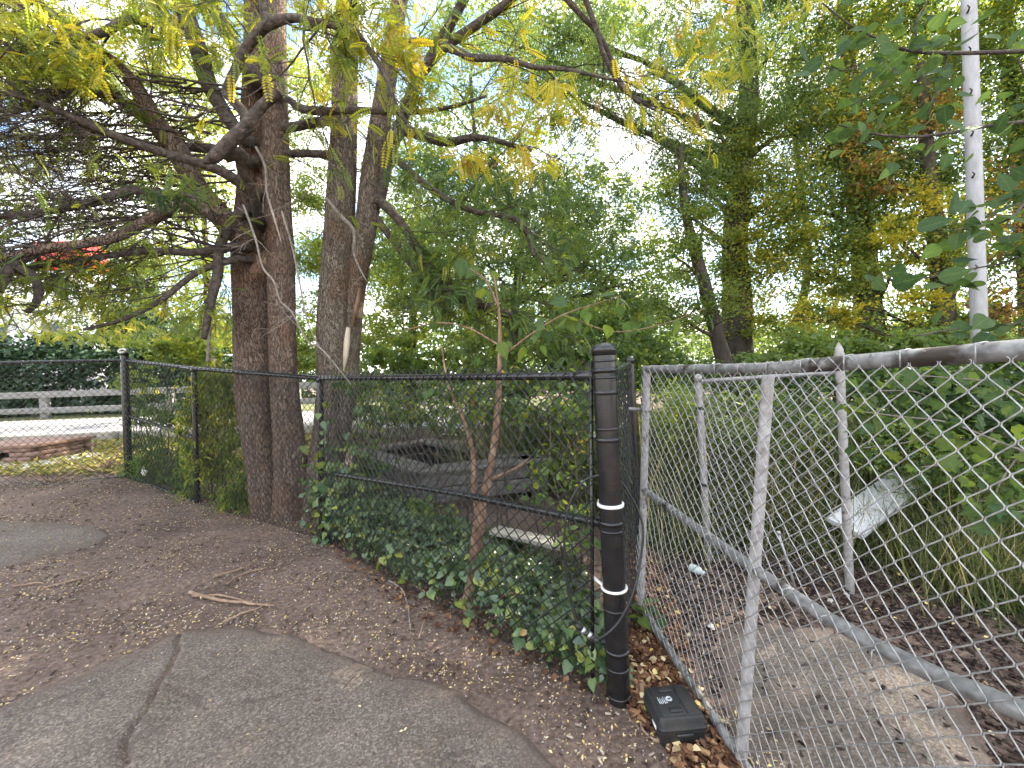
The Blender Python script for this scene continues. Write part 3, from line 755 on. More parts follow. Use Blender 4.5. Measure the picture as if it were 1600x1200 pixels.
def lbox(mb, x0, x1, y0, y1, z0, z1):
    v = loc2w([(x0,y0,z0),(x1,y0,z0),(x1,y1,z0),(x0,y1,z0),(x0,y0,z1),(x1,y0,z1),(x1,y1,z1),(x0,y1,z1)])
    mb.add(v, [(0,3,2,1),(4,5,6,7),(0,1,5,4),(1,2,6,5),(2,3,7,6),(3,0,4,7)])
mb = MB(); lbox(mb, -hx * .80, hx * .22, -hy * .80, hy * .80, zz - .004, zz + .005)
o = bevel(mb.build('raised_panel', M['plastic'], lid, smooth=False), 0.003); o.location = (0, 0, 0)
mb = MB(); lbox(mb, hx * .30, hx * .84, -hy * .80, hy * .80, zz - .004, zz + .004)
o = bevel(mb.build('raised_panel', M['plastic'], lid, smooth=False), 0.003)
for sy in (-1, 1):
    mb = MB(); lbox(mb, -hx * .42, hx * .12, hy * (.56 * sy) - .012, hy * (.56 * sy) + .012, zz + .004, zz + .011)
    bevel(mb.build('latch_rib', M['plastic'], lid, smooth=False), 0.003)
mb = MB()
for k in range(5):
    lbox(mb, -hx * .66 + k * .0075, -hx * .66 + k * .0075 + .0032, -hy * (.16 + .03 * (k % 2)), hy * (.20 - .04 * (k % 3)), zz + .0052, zz + .0056)
mb.build('printed_lines', M['print'], lid, smooth=False)
mb = MB(); cx_, cy_ = -hx * .18, hy * .06
n_ = 24; V = loc2w([(cx_ + .013 * math.cos(a_), cy_ + .013 * math.sin(a_), zz + .0056) for a_ in np.linspace(0, 2 * PI, n_, endpoint=False)])
mb.add(V, [tuple(range(n_))]); mb.build('round_emblem', M['print'], lid, smooth=False)
mb = MB(); V = loc2w([(cx_ + s_ * math.cos(a_), cy_ + s_ * math.sin(a_), zz + .0060) for s_, a_ in [(.009, .6), (.003, 1.8), (.009, 3.4), (.004, 4.6), (.0085, 5.4)]])
mb.add(V, [(0, 1, 2, 3, 4)]); mb.build('emblem_mark', M['plastic'], lid, smooth=False)
mb = MB(); lbox(mb, -hx * 1.045, -hx * 1.03, -hy * .62, -hy * .22, .052, .068)
mb.build('side_latch', M['zip'], case, smooth=False)
mb = MB(); lbox(mb, -hx * .35, hx * .35, -hy * 1.10, -hy * 1.02, .052, .064)
bevel(mb.build('handle', M['plastic'], case, smooth=False), .004)
# scrap of cardboard between post and case
p = [at(985, 1100, 1.80), at(1002, 1103, 1.78), at(1006, 1066, 1.84), at(998, 1068, 1.86), at(984, 1082, 1.86)]
mb = MB(); V = np.array(p); nn = np.array([0.003, -0.004, 0.003])
mb.add(np.concatenate([V, V + nn]), [(0,1,2,3,4),(9,8,7,6,5)] + [(i, (i+1) % 5, (i+1) % 5 + 5, i + 5) for i in range(5)])
tag(mb.build('cardboard_scrap', M['cardboard'], smooth=False), 'torn tan cardboard scrap wedged between post and case', 'cardboard')

# ------------------------------------------------------------------ light pole
pa, pb = at(1534, 640, 5.5), at(1493, -640, 5.5)
pole = thing('light_pole', 'tall pale grey metal pole rising behind the gate', 'pole', (pa[0], pa[1], 0))
pg = pa + (pb - pa) * (-(pa[2] + 0.1) / (pb[2] - pa[2]))
mb = MB(); mb.tube([pg + (pb - pg) * t for t in np.linspace(0, 1, 14)], np.linspace(0.088, 0.066, 14), 32)
mb.build('shaft', M['pole'], pole)
mb = MB(); mb.lathe(pg, [(0.17, 0.08), (0.17, 0.13), (0.10, 0.15), (0.10, 0.3)], 24); mb.build('base_flange', M['pole'], pole)
for py in (20, 84, 148, 212, 277, 345, 420):
    c = at(1501 + py * 0.031 + 10, py, 5.45)
    mb = MB(); mb.tube([c, c + [-.05, -.07, .01], c + [-.085, -.075, .035]], [0.013, 0.008, 0.006], 6); mb.build('vine_stub', M['bark_dark'], pole)  # stubs of dead vine on the shaft

# ------------------------------------------------------------------ timber things behind the fence
wr = thing('raised_bed', 'weathered grey timber bed frame with plank rim behind the black fence', 'garden bed', (-1.0, 5.2, 0))
rc = [at(652, 738, 4.3), at(862, 722, 4.75), at(672, 681, 6.6), at(545, 697, 5.75)]
zr = 0.50
for q in rc: q[2] = zr
for i in range(4):
    a_, b_ = rc[i], rc[(i + 1) % 4]; d_ = (b_ - a_) / np.linalg.norm(b_ - a_); sd2 = np.cross([0, 0, 1.0], d_)
    mb = MB(); n1 = sd2 * 0.02; n2 = sd2 * 0.27
    V = np.array([a_ - n1, b_ - n1, b_ + n2 - d_ * 0.22, a_ + n2 + d_ * 0.22]); dz = np.array([0, 0, .045 + .004 * i])
    mb.add(np.concatenate([V - dz, V]), [(3,2,1,0),(4,5,6,7)] + [(k, (k+1) % 4, (k+1) % 4 + 4, k + 4) for k in range(4)])
    bevel(mb.build('rim_plank', M['wood_grey'], wr, smooth=False), 0.006)
    for k in range(2):
        mb = MB(); z_ = zr - 0.125 - k * 0.17
        mb.plank(a_ + sd2 * 0.05 + [0, 0, z_ - zr] + d_ * 0.03, b_ + sd2 * 0.05 + [0, 0, z_ - zr] - d_ * 0.03, 0.035, 0.155)
        bevel(mb.build('side_board', M['wood_grey'], wr, smooth=False), 0.005)
    for f_ in (0.06, 0.5, 0.94):
        c = a_ + (b_ - a_) * f_ + sd2 * 0.11; mb = MB(); mb.box((c[0], c[1], 0.22), (0.085, 0.085, 0.46))
        bevel(mb.build('post', M['wood_grey'], wr, smooth=False), 0.005)
a_, b_ = at(772, 828, 3.40), at(893, 855, 3.02)
mb = MB(); mb.plank(a_, b_, 0.14, 0.035); tag(bevel(mb.build('loose_board', M['wood_pale'], smooth=False), 0.004), 'pale loose board lying on the ivy behind the black fence', 'board')
# white board leaning by the pointed post
a_, b_ = at(1318, 826, 2.95), at(1420, 748, 3.45)
wb = thing('white_board', 'white painted board tilted beside the pointed galvanised post', 'board', a_)
mb = MB(); mb.plank(a_, b_, 0.24, 0.03, up=(-0.25, -0.45, 0.85)); bevel(mb.build('panel', M['white'], wb, smooth=False), 0.004)
up_ = np.array([-0.25, -0.45, 0.85]); up_ /= np.linalg.norm(up_); d_ = (b_ - a_) / np.linalg.norm(b_ - a_); s_ = np.cross(d_, up_)
mb = MB(); mb.plank(a_ + s_ * 0.112 + up_ * 0.02, b_ + s_ * 0.112 + up_ * 0.02, 0.02, 0.03, up=up_); bevel(mb.build('edge_strip', M['white'], wb, smooth=False), 0.003)
mb = MB(); mb.plank(a_ + up_ * 0.017 + d_ * .02 - s_ * .11, a_ + up_ * 0.017 + d_ * .02 + s_ * .09, 0.03, 0.02, up=up_); bevel(mb.build('edge_strip', M['white'], wb, smooth=False), 0.003)
# bottle, stake
ba, bb = at(1078, 874, 2.95), at(1100, 898, 2.86); ba[2] = 0.045; bb[2] = 0.04
bd_ = (bb - ba) / np.linalg.norm(bb - ba); bl = np.linalg.norm(bb - ba) * 1.0
bt = thing('plastic_bottle', 'pale blue plastic bottle lying on the mulch behind the gate', 'bottle', ba)
mb = MB(); mb.lathe(ba, [(0.004, 0), (0.026, .003), (0.029, .01), (0.029, bl * .65), (0.024, bl * .75), (0.011, bl * .88), (0.011, bl * .95)], 18, bd_); mb.build('bottle_body', M['bottle'], bt)
mb = MB(); mb.lathe(ba, [(0.014, bl * .93), (0.0145, bl * .94), (0.0145, bl * 1.02), (0.002, bl * 1.03)], 14, bd_); mb.build('cap', M['white'], bt)
mb = MB(); mb.tube([at(1216, 833, 2.5), at(1228, 870, 2.48), at(1250, 945, 2.44)], 0.008, 8); mb.lathe(at(1216, 833, 2.5), [(0.001, 0.012), (.012, .01), (.013, 0), (.008, -.012)], 10)
tag(mb.build('metal_stake', M['galv_wire']), 'thin pale metal stake leaning in the mulch behind the gate', 'stake')
mb = MB(); mb.tube(spline([at(1165, 826, 2.4), at(1176, 850, 2.4), at(1178, 880, 2.38), at(1172, 930, 2.34), at(1180, 985, 2.3)], 5), 0.0045, 6)
tag(mb.build('bent_wire', M['galv_wire']), 'bent loose wire hanging beside the gate upright', 'wire')
# white plastic tag caught in the fence, small litter behind the gate
c = at(224, 735, 5.0)
mb = MB(); V = np.array([c + [0, 0, .075], c + [.038, .012, -.02], c + [.008, 0, -.075], c + [-.042, .01, -.03]]); mb.add(np.concatenate([V, V + [0, .004, 0]]), [(0,1,2,3),(7,6,5,4)] + [(i, (i+1) % 4, (i+1) % 4 + 4, i + 4) for i in range(4)])
tag(mb.build('plastic_scrap', M['zip'], smooth=False), 'small white plastic scrap caught low in the black fence', 'scrap')
for k, (px, py, lab) in enumerate(((1112, 985, 'crumpled white paper scrap on the path edge inside the gate'), (1325, 935, 'grey white scrap at the foot of the pointed post'), (1300, 945, 'folded pale paper scrap left of the pointed post foot'))):
    c = ground_px(px, py) + [0, 0, .02]
    mb = MB(); n_ = 9
    V = [c + [0, 0, .012]] + [c + np.array([.024 * math.cos(a_) * random.uniform(.5, 1.1), .024 * math.sin(a_) * random.uniform(.5, 1.1), random.uniform(-.012, .018)]) for a_ in np.linspace(0, 2 * PI, n_, endpoint=False)]
    V = np.array(V); mb.add(np.concatenate([V, V - [0, 0, .004]]), [(0, i + 1, (i + 1) % n_ + 1) for i in range(n_)] + [(n_ + 1, n_ + 1 + (i + 1) % n_ + 1, n_ + 1 + i + 1) for i in range(n_)])
    tag(mb.build('paper_scrap', M['concrete'], smooth=False), lab, 'scrap', 'paper scraps behind the gate')

# ------------------------------------------------------------------ beyond the road: rail, hedge, basin, building
rf = thing('timber_rail_fence', 'grey two-rail timber fence on the far side of the road', 'fence', (-18, 15.6, 0.37))
RP0 = at(72, 655, 15.6); zb = 0.37
xk = RP0[0] - 9.6
while xk < -2:
    mb = MB(); mb.box((xk, 15.6, zb + 0.50), (0.26, 0.2, 1.06)); bevel(mb.build('post', M['rail'], rf, smooth=False), 0.02)
    for hz, th in ((0.90, 0.24), (0.30, 0.22)):
        mb = MB(); mb.plank((xk - 0.1, 15.48, zb + hz + 0.04), (xk + 4.7, 15.48, zb + hz + 0.04), 0.07, th); bevel(mb.build('rail', M['rail'], rf, smooth=False), 0.015)
    xk += 4.8
cb = thing('catch_basin', 'low red brick drain basin on a concrete slab beside the road', 'drain', ground_px(60, 722))
bc = ground_px(45, 722); bz = float(gz(bc[0], bc[1]))
mb = MB(); mb.box((bc[0] - 0.1, bc[1] - 0.15, bz + 0.02), (1.9, 1.2, 0.06)); bevel(mb.build('slab', M['concrete'], cb, smooth=False), 0.02)
x0, x1, y0, y1 = bc[0] - 0.75, bc[0] + 0.35, bc[1] - 0.2, bc[1] + 0.6
bm_ = MB(); bm_.box((0, 0, 0), (0.205, 0.095, 0.062)); bme = bm_.mesh('brick', False); bme.materials.append(M['brick'])
for rw in range(3):
    z_ = bz + 0.085 + rw * 0.072
    nx = int((x1 - x0) / 0.215)
    for i in range(nx):
        for yy in (y0, y1):
            if rw < 2 and yy == y0 and 1 <= i <= 2: continue      # the mouth of the drain
            o = link('brick', bme, None, cb); o.location = Vector((x0 + 0.11 + i * 0.215 + (0.1 if rw % 2 else 0), yy + random.uniform(-.004, .004), z_)) - cb.location
    for j in range(int((y1 - y0) / 0.215)):
        for xx in (x0 + .05, x1 - .05):
            o = link('brick', bme, None, cb); o.location = Vector((xx, y0 + 0.17 + j * 0.215, z_ + .002)) - cb.location; o.rotation_euler = (0, 0, PI / 2)
mb = MB(); mb.box(((x0 + x1) / 2, (y0 + y1) / 2, bz + 0.285), (x1 - x0 + 0.1, y1 - y0 + 0.16, 0.05)); bevel(mb.build('top_slab', M['brick'], cb, smooth=False), 0.012)
bl_ = thing('shop_building', 'white building with a red fascia far behind the branches', 'building', (-27, 25, 0.3))
pc = at(0, 520, 25); pr = at(128, 400, 25)
wx0, wx1 = pc[0] - 8, pr[0]; zt1 = at(100, 422, 25)[2]; zt2 = at(120, 392, 25)[2]
mb = MB(); mb.box(((wx0 + wx1) / 2, 25.75, zt1 / 2), (wx1 - wx0, 1.5, zt1)); mb.build('wall', M['wall'], bl_, smooth=False)
mb = MB(); mb.box((wx1 - 1.4, 25.75, (zt1 + zt2) / 2 + .3), (2.9, 1.6, zt2 - zt1 + .6)); mb.build('fascia', M['red'], bl_, smooth=False)
mb = MB(); mb.box(((wx0 + wx1) / 2 - 1.6, 25.75, zt1 + .1), (wx1 - wx0 - 3.0, 1.55, 0.2)); mb.build('roof', M['concrete'], bl_, smooth=False)
for k in range(5):
    cxw = wx1 - 2 - k * 3.4
    mb = MB(); mb.box((cxw, 24.96, zt1 * .55), (1.5, 0.10, 1.6)); fr = mb.build('window', M['zip'], bl_, smooth=False)
    mb = MB(); mb.box((cxw, 24.93, zt1 * .55), (1.3, 0.08, 1.4)); mb.build('pane', M['glass'], fr, smooth=False)

# ------------------------------------------------------------------ foliage helpers
def rot_from(fwd, up):
    f = fwd / (np.linalg.norm(fwd, axis=1)[:, None] + 1e-9)
    s = np.cross(f, up); s /= (np.linalg.norm(s, axis=1)[:, None] + 1e-9)
    n = np.cross(s, f)
    return np.stack([s, f, n], 2)                 # columns: side, forward, normal
LEAF2 = (np.array([(0, 0, 0), (-.30, .48, .07), (.30, .48, .07), (0, 1, -.05)]), [(0, 2, 3), (0, 3, 1)])
LEAF4 = (np.array([(0, 0, 0), (-.33, .30, .06), (.33, .30, .06), (0, .45, 0), (-.22, .72, .02), (.22, .72, .02), (0, 1, -.10)]),
         [(0, 2, 3), (0, 3, 1), (3, 2, 5), (3, 5, 6), (3, 6, 4), (3, 4, 1)])
NARROW = (np.array([(0, 0, 0), (-.13, .45, .04), (.13, .45, .04), (0, 1, -.12)]), [(0, 2, 3), (0, 3, 1)])
def frond_template(pairs=9):
    V = []; Fc = []
    for k in range(pairs):
        t = 0.12 + 0.80 * k / (pairs - 1); ln = 0.19 * (1 - 0.45 * abs(t - 0.45) / 0.55); wd = 0.052
        for s in (-1, 1):
            b = len(V); y0 = t; zc = -0.25 * t * t
            dx, dy = s * 0.93, 0.36
            V += [(s * .008, y0, zc), (s * .008 + dx * ln * .5 - dy * wd * s, y0 + dy * ln * .5 + abs(dx) * wd, zc - .012), (s * .008 + dx * ln * .5 + dy * wd * s, y0 + dy * ln * .5 - abs(dx) * wd, zc - .012), (s * .008 + dx * ln, y0 + dy * ln, zc - .05)]
            Fc += [(b, b + 2, b + 3), (b, b + 3, b + 1)]
    b = len(V); V += [(-.006, 0, 0), (.006, 0, 0), (0, .5, -.07), (0, .95, -.24)]; Fc += [(b, b + 1, b + 2), (b, b + 2, b + 3)]
    return np.array(V), Fc
FROND = frond_template()
def scatter(name, tmpl, pos, fwd, up, size, tint, mat, parent=None, kind='stuff'):
    T, Fc = tmpl
    Rm = rot_from(fwd, up)
    V = pos[:, None, :] + size[:, None, None] * np.einsum('nij,kj->nki', Rm, T)
    me = quads_mesh(name, V, Fc, np.clip(tint, 0, 1))
    return link(name, me, mat, parent, kind)
def rand_dirs(n, droop=0.3, flat=0.6):
    d = rng.normal(size=(n, 3)); d[:, 2] = d[:, 2] * flat - droop
    u = rng.normal(size=(n, 3)) * 0.7; u[:, 2] += 0.9
    return d, u
def clump_points(cl, s, lai, sub=26, subr=0.42):
    """cl = (px,py,Y,rx_px,ry_px,depth_m): leaf positions in an uneven ellipsoid of smaller sprays"""
    px, py, Y, rx, ry, rd = cl
    c = at(px, py, Y); rxm, rzm = rx * Y / F, ry * Y / F
    n = int(lai * PI * rxm * rzm / (0.30 * s * s))
    k = max(6, int(sub * max(1.0, rxm * rzm)))
    q = rng.normal(size=(k, 3)); q /= np.linalg.norm(q, axis=1)[:, None]; q *= rng.random((k, 1)) ** 0.42
    wts = rng.random(k) ** 1.6 + 0.12; wts /= wts.sum()
    idx = rng.choice(k, n, p=wts)
    srm = subr * min(rxm, rzm) * (0.6 + 0.8 * rng.random(k))
    off = rng.normal(size=(n, 3)) * 0.55; off[:, 2] *= 0.6
    P = c + q[idx] * np.array([rxm, rd, rzm]) + off * srm[idx][:, None]
    tv = rng.normal(size=k)[idx]
    P = P[P[:, 2] > 0.05]; tv = tv[:len(P)]
    return P, tv
def foliage(parent, clumps, s, lai, tint, spread, mat='leaf', tmpl=LEAF2, name='crown', sub=26, subr=0.42, droop=0.35, ssp=0.3):
    PP = []; TT = []
    for cl in clumps:
        l_ = lai if len(cl) < 7 else cl[6]; t_ = tint if len(cl) < 8 else cl[7]
        P, tv = clump_points(cl[:6], s, l_, sub, subr)
        PP.append(P); TT.append(t_ + spread * (0.7 * tv + 0.9 * rng.normal(size=len(P))))
    P = np.concatenate(PP); T = np.concatenate(TT); n = len(P)
    d, u = rand_dirs(n, droop)
    sz = s * (1 + ssp * rng.normal(size=n)).clip(0.4, 1.8)
    return scatter(name, tmpl, P, d, u, sz, T, M[mat], parent)
def bark_wob(seed, amp=0.10, k=3.0):
    def f(i, ang, p):
        return np.array([1 + amp * noise.fractal(Vector((math.cos(a_) * k + seed, math.sin(a_) * k, p[2] * 1.6)), 1.0, 2.0, 3) for a_ in ang])
    return f
def limb_to(mb, a, b, r0, r1, sag=0.0, n=7, wig=0.06, sides=6):
    a = np.array(a, float); b = np.array(b, float); ln = np.linalg.norm(b - a)
    pts = []
    ph = random.uniform(0, 50)
    for k in range(n + 1):
        t = k / n; p = a + (b - a) * t
        q = nvec(Vector((t * 2.6 + ph, ph, 0))) * (wig * ln * math.sin(PI * min(t, 0.97)))
        pts.append(p + np.array(q) + [0, 0, sag * math.sin(PI * t)])
    mb.tube(pts, np.linspace(r0, r1, n + 1), sides)
    return np.array(pts)
def tree(name, label, trunk_px, r0, r1, clumps, s, lai, tint, spread, mat='leaf', bark='bark_dark', group='trees behind the fences', tmpl=LEAF2, ivy=None, limbs=True, lr=0.25, **kw):
    pts = spline([at(*p) for p in trunk_px], 6)
    base = pts[0].copy()
    gb = float(gz(base[0], base[1])) - 0.05
    if base[2] > gb:
        pts = np.concatenate([[[base[0], base[1], gb]], pts])
    t = thing(name, label, 'tree', (pts[0][0], pts[0][1], gb), group)
    mb = MB(); n = len(pts); mb.tube(pts, np.linspace(r0, r1, n), 12, wob=bark_wob(random.uniform(0, 40), 0.12))
    mb.build('trunk', M[bark], t)
    if limbs:
        mb = MB()
        for cl in clumps:
            c = at(*cl[:3]); lo = pts[pts[:, 2] < c[2] + 0.1]
            if len(lo) == 0: lo = pts[:1]
            a_ = lo[np.argmin(np.linalg.norm(lo - (c - [0, 0, 0.8]), axis=1))]
            pp = limb_to(mb, a_, c, r0 * lr, 0.012, sag=0.1, sides=5)
            for _ in range(5):
                q = pp[random.randint(2, len(pp) - 1)]; e = c + np.array([random.gauss(0, 1) * cl[3] * cl[2] / F * .6, random.gauss(0, .4) * cl[5], random.gauss(0, 1) * cl[4] * cl[2] / F * .6])
                limb_to(mb, q, e, 0.016, 0.004, n=5, wig=.1, sides=4)
        mb.build('limbs', M[bark], t, kind='stuff')
    foliage(t, clumps, s, lai, tint, spread, mat, tmpl, **kw)
    if ivy:
        foliage(t, ivy[0], ivy[1], ivy[2], ivy[3], ivy[4], name='climbing_vine')
    return t

# ------------------------------------------------------------------ the two locust clumps by the fence
def trace(tr):
    """[(px,py,Y,half width px)] -> smooth points and radii"""
    P = spline([at(a, b, c) for a, b, c, d in tr], 8)
    r = spline([(d * c / F, 0, 0) for a, b, c, d in tr], 8)[:, 0]
    return P, np.maximum(r, 0.003)
def bark_tube(mb, tr, sides=36, amp=0.10, seed=0, flare=0.0, fine=1):
    P = spline([at(a, b, c) for a, b, c, d in tr], 16 * fine); r = spline([(d * c / F, 0, 0) for a, b, c, d in tr], 16 * fine)[:, 0]
    z0 = P[0][2]
    def wob(i, ang, p):
        fl = math.exp(-max(p[2] - z0 - .12, 0) / 0.20)
        out = []
        for a_ in ang:
            v = Vector((math.cos(a_) * 2.2 + seed, math.sin(a_) * 2.2, p[2] * 0.9))
            g_ = noise.fractal(v, 1.0, 2.0, 2)
            f_ = noise.noise(Vector((math.cos(a_) * 9 + seed, math.sin(a_) * 9, p[2] * 3.2)))
            f2 = noise.noise(Vector((math.cos(a_) * 20 + seed, math.sin(a_) * 20, p[2] * 9)))
            out.append(1 + amp * g_ + 0.045 * abs(f_) + 0.02 * f2 + flare * fl * (0.7 + 0.5 * math.sin(a_ * 3 + seed)))
        return np.array(out)
    mb.tube(P, np.maximum(r, 0.004), sides, wob=wob)
    return P, r

t1 = thing('locust_tree', 'big locust tree with two fused brown trunks growing through the black fence', 'tree', (-2.3, 4.1, 0.05), 'locust trees at the fence')
mb = MB()
A = bark_tube(mb, [(420, 872, 4.37, 30), (420, 845, 4.37, 27), (418, 790, 4.37, 24), (412, 720, 4.39, 24), (400, 620, 4.39, 27), (395, 500, 4.39, 26), (393, 400, 4.39, 27), (396, 300, 4.37, 22), (399, 180, 4.32, 19), (402, 60, 4.27, 17), (398, -120, 4.22, 14), (390, -350, 4.17, 9)], seed=3, flare=0.42)
mb.build('trunk', M['bark'], t1)
mb = MB()
B = bark_tube(mb, [(458, 872, 4.25, 36), (458, 845, 4.25, 33), (458, 790, 4.27, 29), (454, 720, 4.27, 24), (446, 620, 4.25, 20), (441, 500, 4.23, 19), (438, 400, 4.23, 19), (432, 280, 4.23, 18.5), (430, 160, 4.23, 17), (431, 40, 4.21, 15), (434, -150, 4.17, 12), (445, -400, 4.07, 8)], seed=11, flare=0.42)
mb.build('trunk', M['bark'], t1)
t2 = thing('locust_tree', 'locust tree with slender grey trunks and a pale bark scar', 'tree', (-1.9, 4.5, 0.05), 'locust trees at the fence')
mb = MB()
D = bark_tube(mb, [(488, 850, 4.25, 26), (494, 780, 4.3, 22), (508, 700, 4.4, 22), (520, 610, 4.5, 22), (521, 520, 4.5, 24), (527, 420, 4.5, 23), (533, 310, 4.5, 21), (537, 200, 4.45, 19), (541, 80, 4.4, 17), (546, -80, 4.3, 14), (552, -320, 4.2, 9)], seed=21, flare=0.2)
mb.build('trunk', M['bark_grey'], t2)
mb = MB()
E_ = bark_tube(mb, [(522, 720, 4.48, 15), (540, 620, 4.52, 16), (546, 540, 4.55, 15), (556, 450, 4.55, 15), (570, 370, 4.5, 16), (581, 280, 4.5, 17), (596, 180, 4.4, 15), (610, 90, 4.3, 13), (628, -20, 4.2, 11), (660, -220, 4.0, 8)], seed=31)
mb.build('trunk', M['bark_grey'], t2)
mb = MB(); e2 = bark_tube(mb, [(592, 320, 4.5, 9), (606, 250, 4.45, 9), (628, 190, 4.35, 9), (645, 140, 4.2, 8), (668, 100, 4.1, 8), (690, 62, 4.0, 8), (725, 0, 3.8, 7), (790, -120, 3.5, 5)], 14, seed=33)
mb.build('limb', M['bark_limb'], t2)
sp = at(541, 545, 4.40)
mb = MB(); mb.tube([at(544, 512, 4.43), at(542, 535, 4.41), at(540, 556, 4.41), at(537, 580, 4.43)], [0.022, 0.036, 0.030, 0.006], 8)
o = mb.build('bark_scar', M['bare_wood'], t2); o['label'] = 'pale strip of bare wood where the bark is gone'
mb = MB(); mb.tube([at(562, 450, 4.44), at(557, 480, 4.43), at(551, 510, 4.43)], [0.012, 0.028, 0.018], 8)
mb.build('bark_scar', M['sapling'], t2)

limbsL = [
    [(372, 362, 4.05, 20), (335, 325, 4.0, 17), (303, 285, 3.95, 15), (275, 230, 3.9, 14), (240, 185, 3.85, 12), (205, 125, 3.75, 10), (150, 75, 3.6, 8), (60, 5, 3.4, 6), (-60, -90, 3.2, 4)],
    [(282, 245, 3.9, 11), (235, 190, 3.95, 10), (180, 150, 4.0, 9), (112, 85, 4.05, 8), (40, 40, 4.1, 6), (-60, -10, 4.1, 4)],
    [(365, 350, 4.0, 14), (320, 328, 3.85, 11), (285, 320, 3.75, 9.5), (240, 340, 3.6, 8.5), (180, 370, 3.45, 8), (120, 382, 3.3, 7), (50, 392, 3.15, 6.5), (-40, 415, 3.0, 5)],
    [(320, 310, 3.9, 8), (270, 305, 3.8, 7), (205, 298, 3.65, 6.5), (150, 316, 3.5, 6), (70, 330, 3.3, 5), (0, 338, 3.2, 4.5), (-80, 345, 3.0, 3)],
    [(395, 300, 4.05, 10), (340, 265, 3.8, 8), (260, 240, 3.6, 7), (205, 222, 3.45, 6.5), (140, 195, 3.3, 6), (70, 165, 3.15, 5), (0, 140, 3.0, 4.5), (-80, 120, 2.9, 3)],
    [(390, 250, 4.05, 9), (330, 232, 4.1, 7), (240, 228, 4.1, 6), (150, 205, 4.1, 5), (60, 215, 4.05, 4), (-50, 210, 4.0, 3)],
    [(378, 215, 4.0, 9), (330, 140, 4.0, 12), (312, 85, 3.95, 13), (290, 20, 3.9, 12), (250, -80, 3.8, 9)],
    [(395, 120, 4.0, 12), (360, 60, 4.0, 10), (330, 5, 4.0, 9), (280, -90, 4.0, 6)],
    [(190, 150, 3.7, 6), (130, 142, 3.6, 7), (80, 148, 3.5, 8), (45, 165, 3.4, 6), (-30, 190, 3.2, 4)],
    [(240, 48, 3.6, 5), (205, 30, 3.5, 6), (160, 50, 3.4, 6), (110, 60, 3.3, 5), (40, 45, 3.1, 4), (-40, 50, 2.9, 3)],
    [(60, 395, 3.2, 5), (20, 415, 3.1, 6), (0, 450, 3.0, 5), (-30, 480, 2.9, 3)],
    [(30, 418, 3.1, 5), (52, 430, 3.12, 6), (60, 455, 3.15, 6), (55, 475, 3.15, 5), (42, 487, 3.15, 4)],
    [(378, 330, 4.0, 8), (345, 380, 3.9, 7), (340, 430, 3.85, 7), (330, 470, 3.8, 6), (318, 530, 3.75, 4)],
    [(372, 385, 4.0, 7), (300, 395, 3.8, 5), (240, 392, 3.65, 4.5), (170, 400, 3.5, 4), (90, 412, 3.35, 3.5), (0, 425, 3.2, 3)],
    [(372, 405, 4.0, 6), (310, 425, 3.8, 4.5), (250, 470, 3.6, 4), (190, 500, 3.5, 3), (130, 515, 3.4, 2)],
]
limbs_pts = []
for tr in limbsL:
    if tr[0][0] >= 365: tr = [(398, tr[0][1] + 5, 4.36, tr[0][3] * .95)] + tr
    mb = MB(); P, r = trace(tr); mb.tube(P, r, 10, wob=bark_wob(random.uniform(0, 30), 0.13, 2.0)); mb.build('limb', M['bark_limb'] if tr[0][3] < 13 else M['bark'], t1)
    limbs_pts.append(P)
# dark sinuous limb with sawn stub in front of the trunks
mb = MB()
P, r = trace([(318, 253, 3.25, 4), (335, 245, 3.25, 9), (355, 225, 3.25, 10), (382, 200, 3.25, 10), (395, 185, 3.25, 9), (412, 163, 3.25, 7.5), (437, 145, 3.2, 7)]); mb.tube(P, r, 14, wob=bark_wob(3, 0.08))
P, r = trace([(394, 195, 3.27, 8.5), (380, 175, 3.27, 7.5), (362, 155, 3.27, 7), (355, 142, 3.27, 7), (368, 110, 3.25, 7), (385, 75, 3.2, 7.5), (405, 50, 3.15, 7.5), (425, 36, 3.1, 7.5), (460, 28, 3.1, 6), (500, 36, 3.05, 5.5), (548, 42, 3.0, 5)]); mb.tube(P, r, 14, wob=bark_wob(5, 0.08)); limbs_pts.append(P)
P, r = trace([(424, 38, 3.1, 8), (414, 18, 3.1, 7), (408, -15, 3.1, 7), (395, -80, 3.0, 5)]); mb.tube(P, r, 12, wob=bark_wob(8, 0.08))
P, r = trace([(350, 245, 3.35, 9), (375, 240, 3.4, 9), (378, 265, 3.5, 7), (395, 300, 3.7, 7), (404, 335, 3.95, 8), (410, 356, 4.3, 8)]); mb.tube(P, r, 12, wob=bark_wob(9, 0.08))
mb.build('limb', M['bark_limb'], t1)
for pa_, pb_ in (((437, 145, 3.2), (439.5, 143, 3.2)),):
    mb = MB(); mb.tube([at(*pa_), at(*pb_)], 0.034, 14); o = mb.build('sawn_end', M['sapling'], t1)

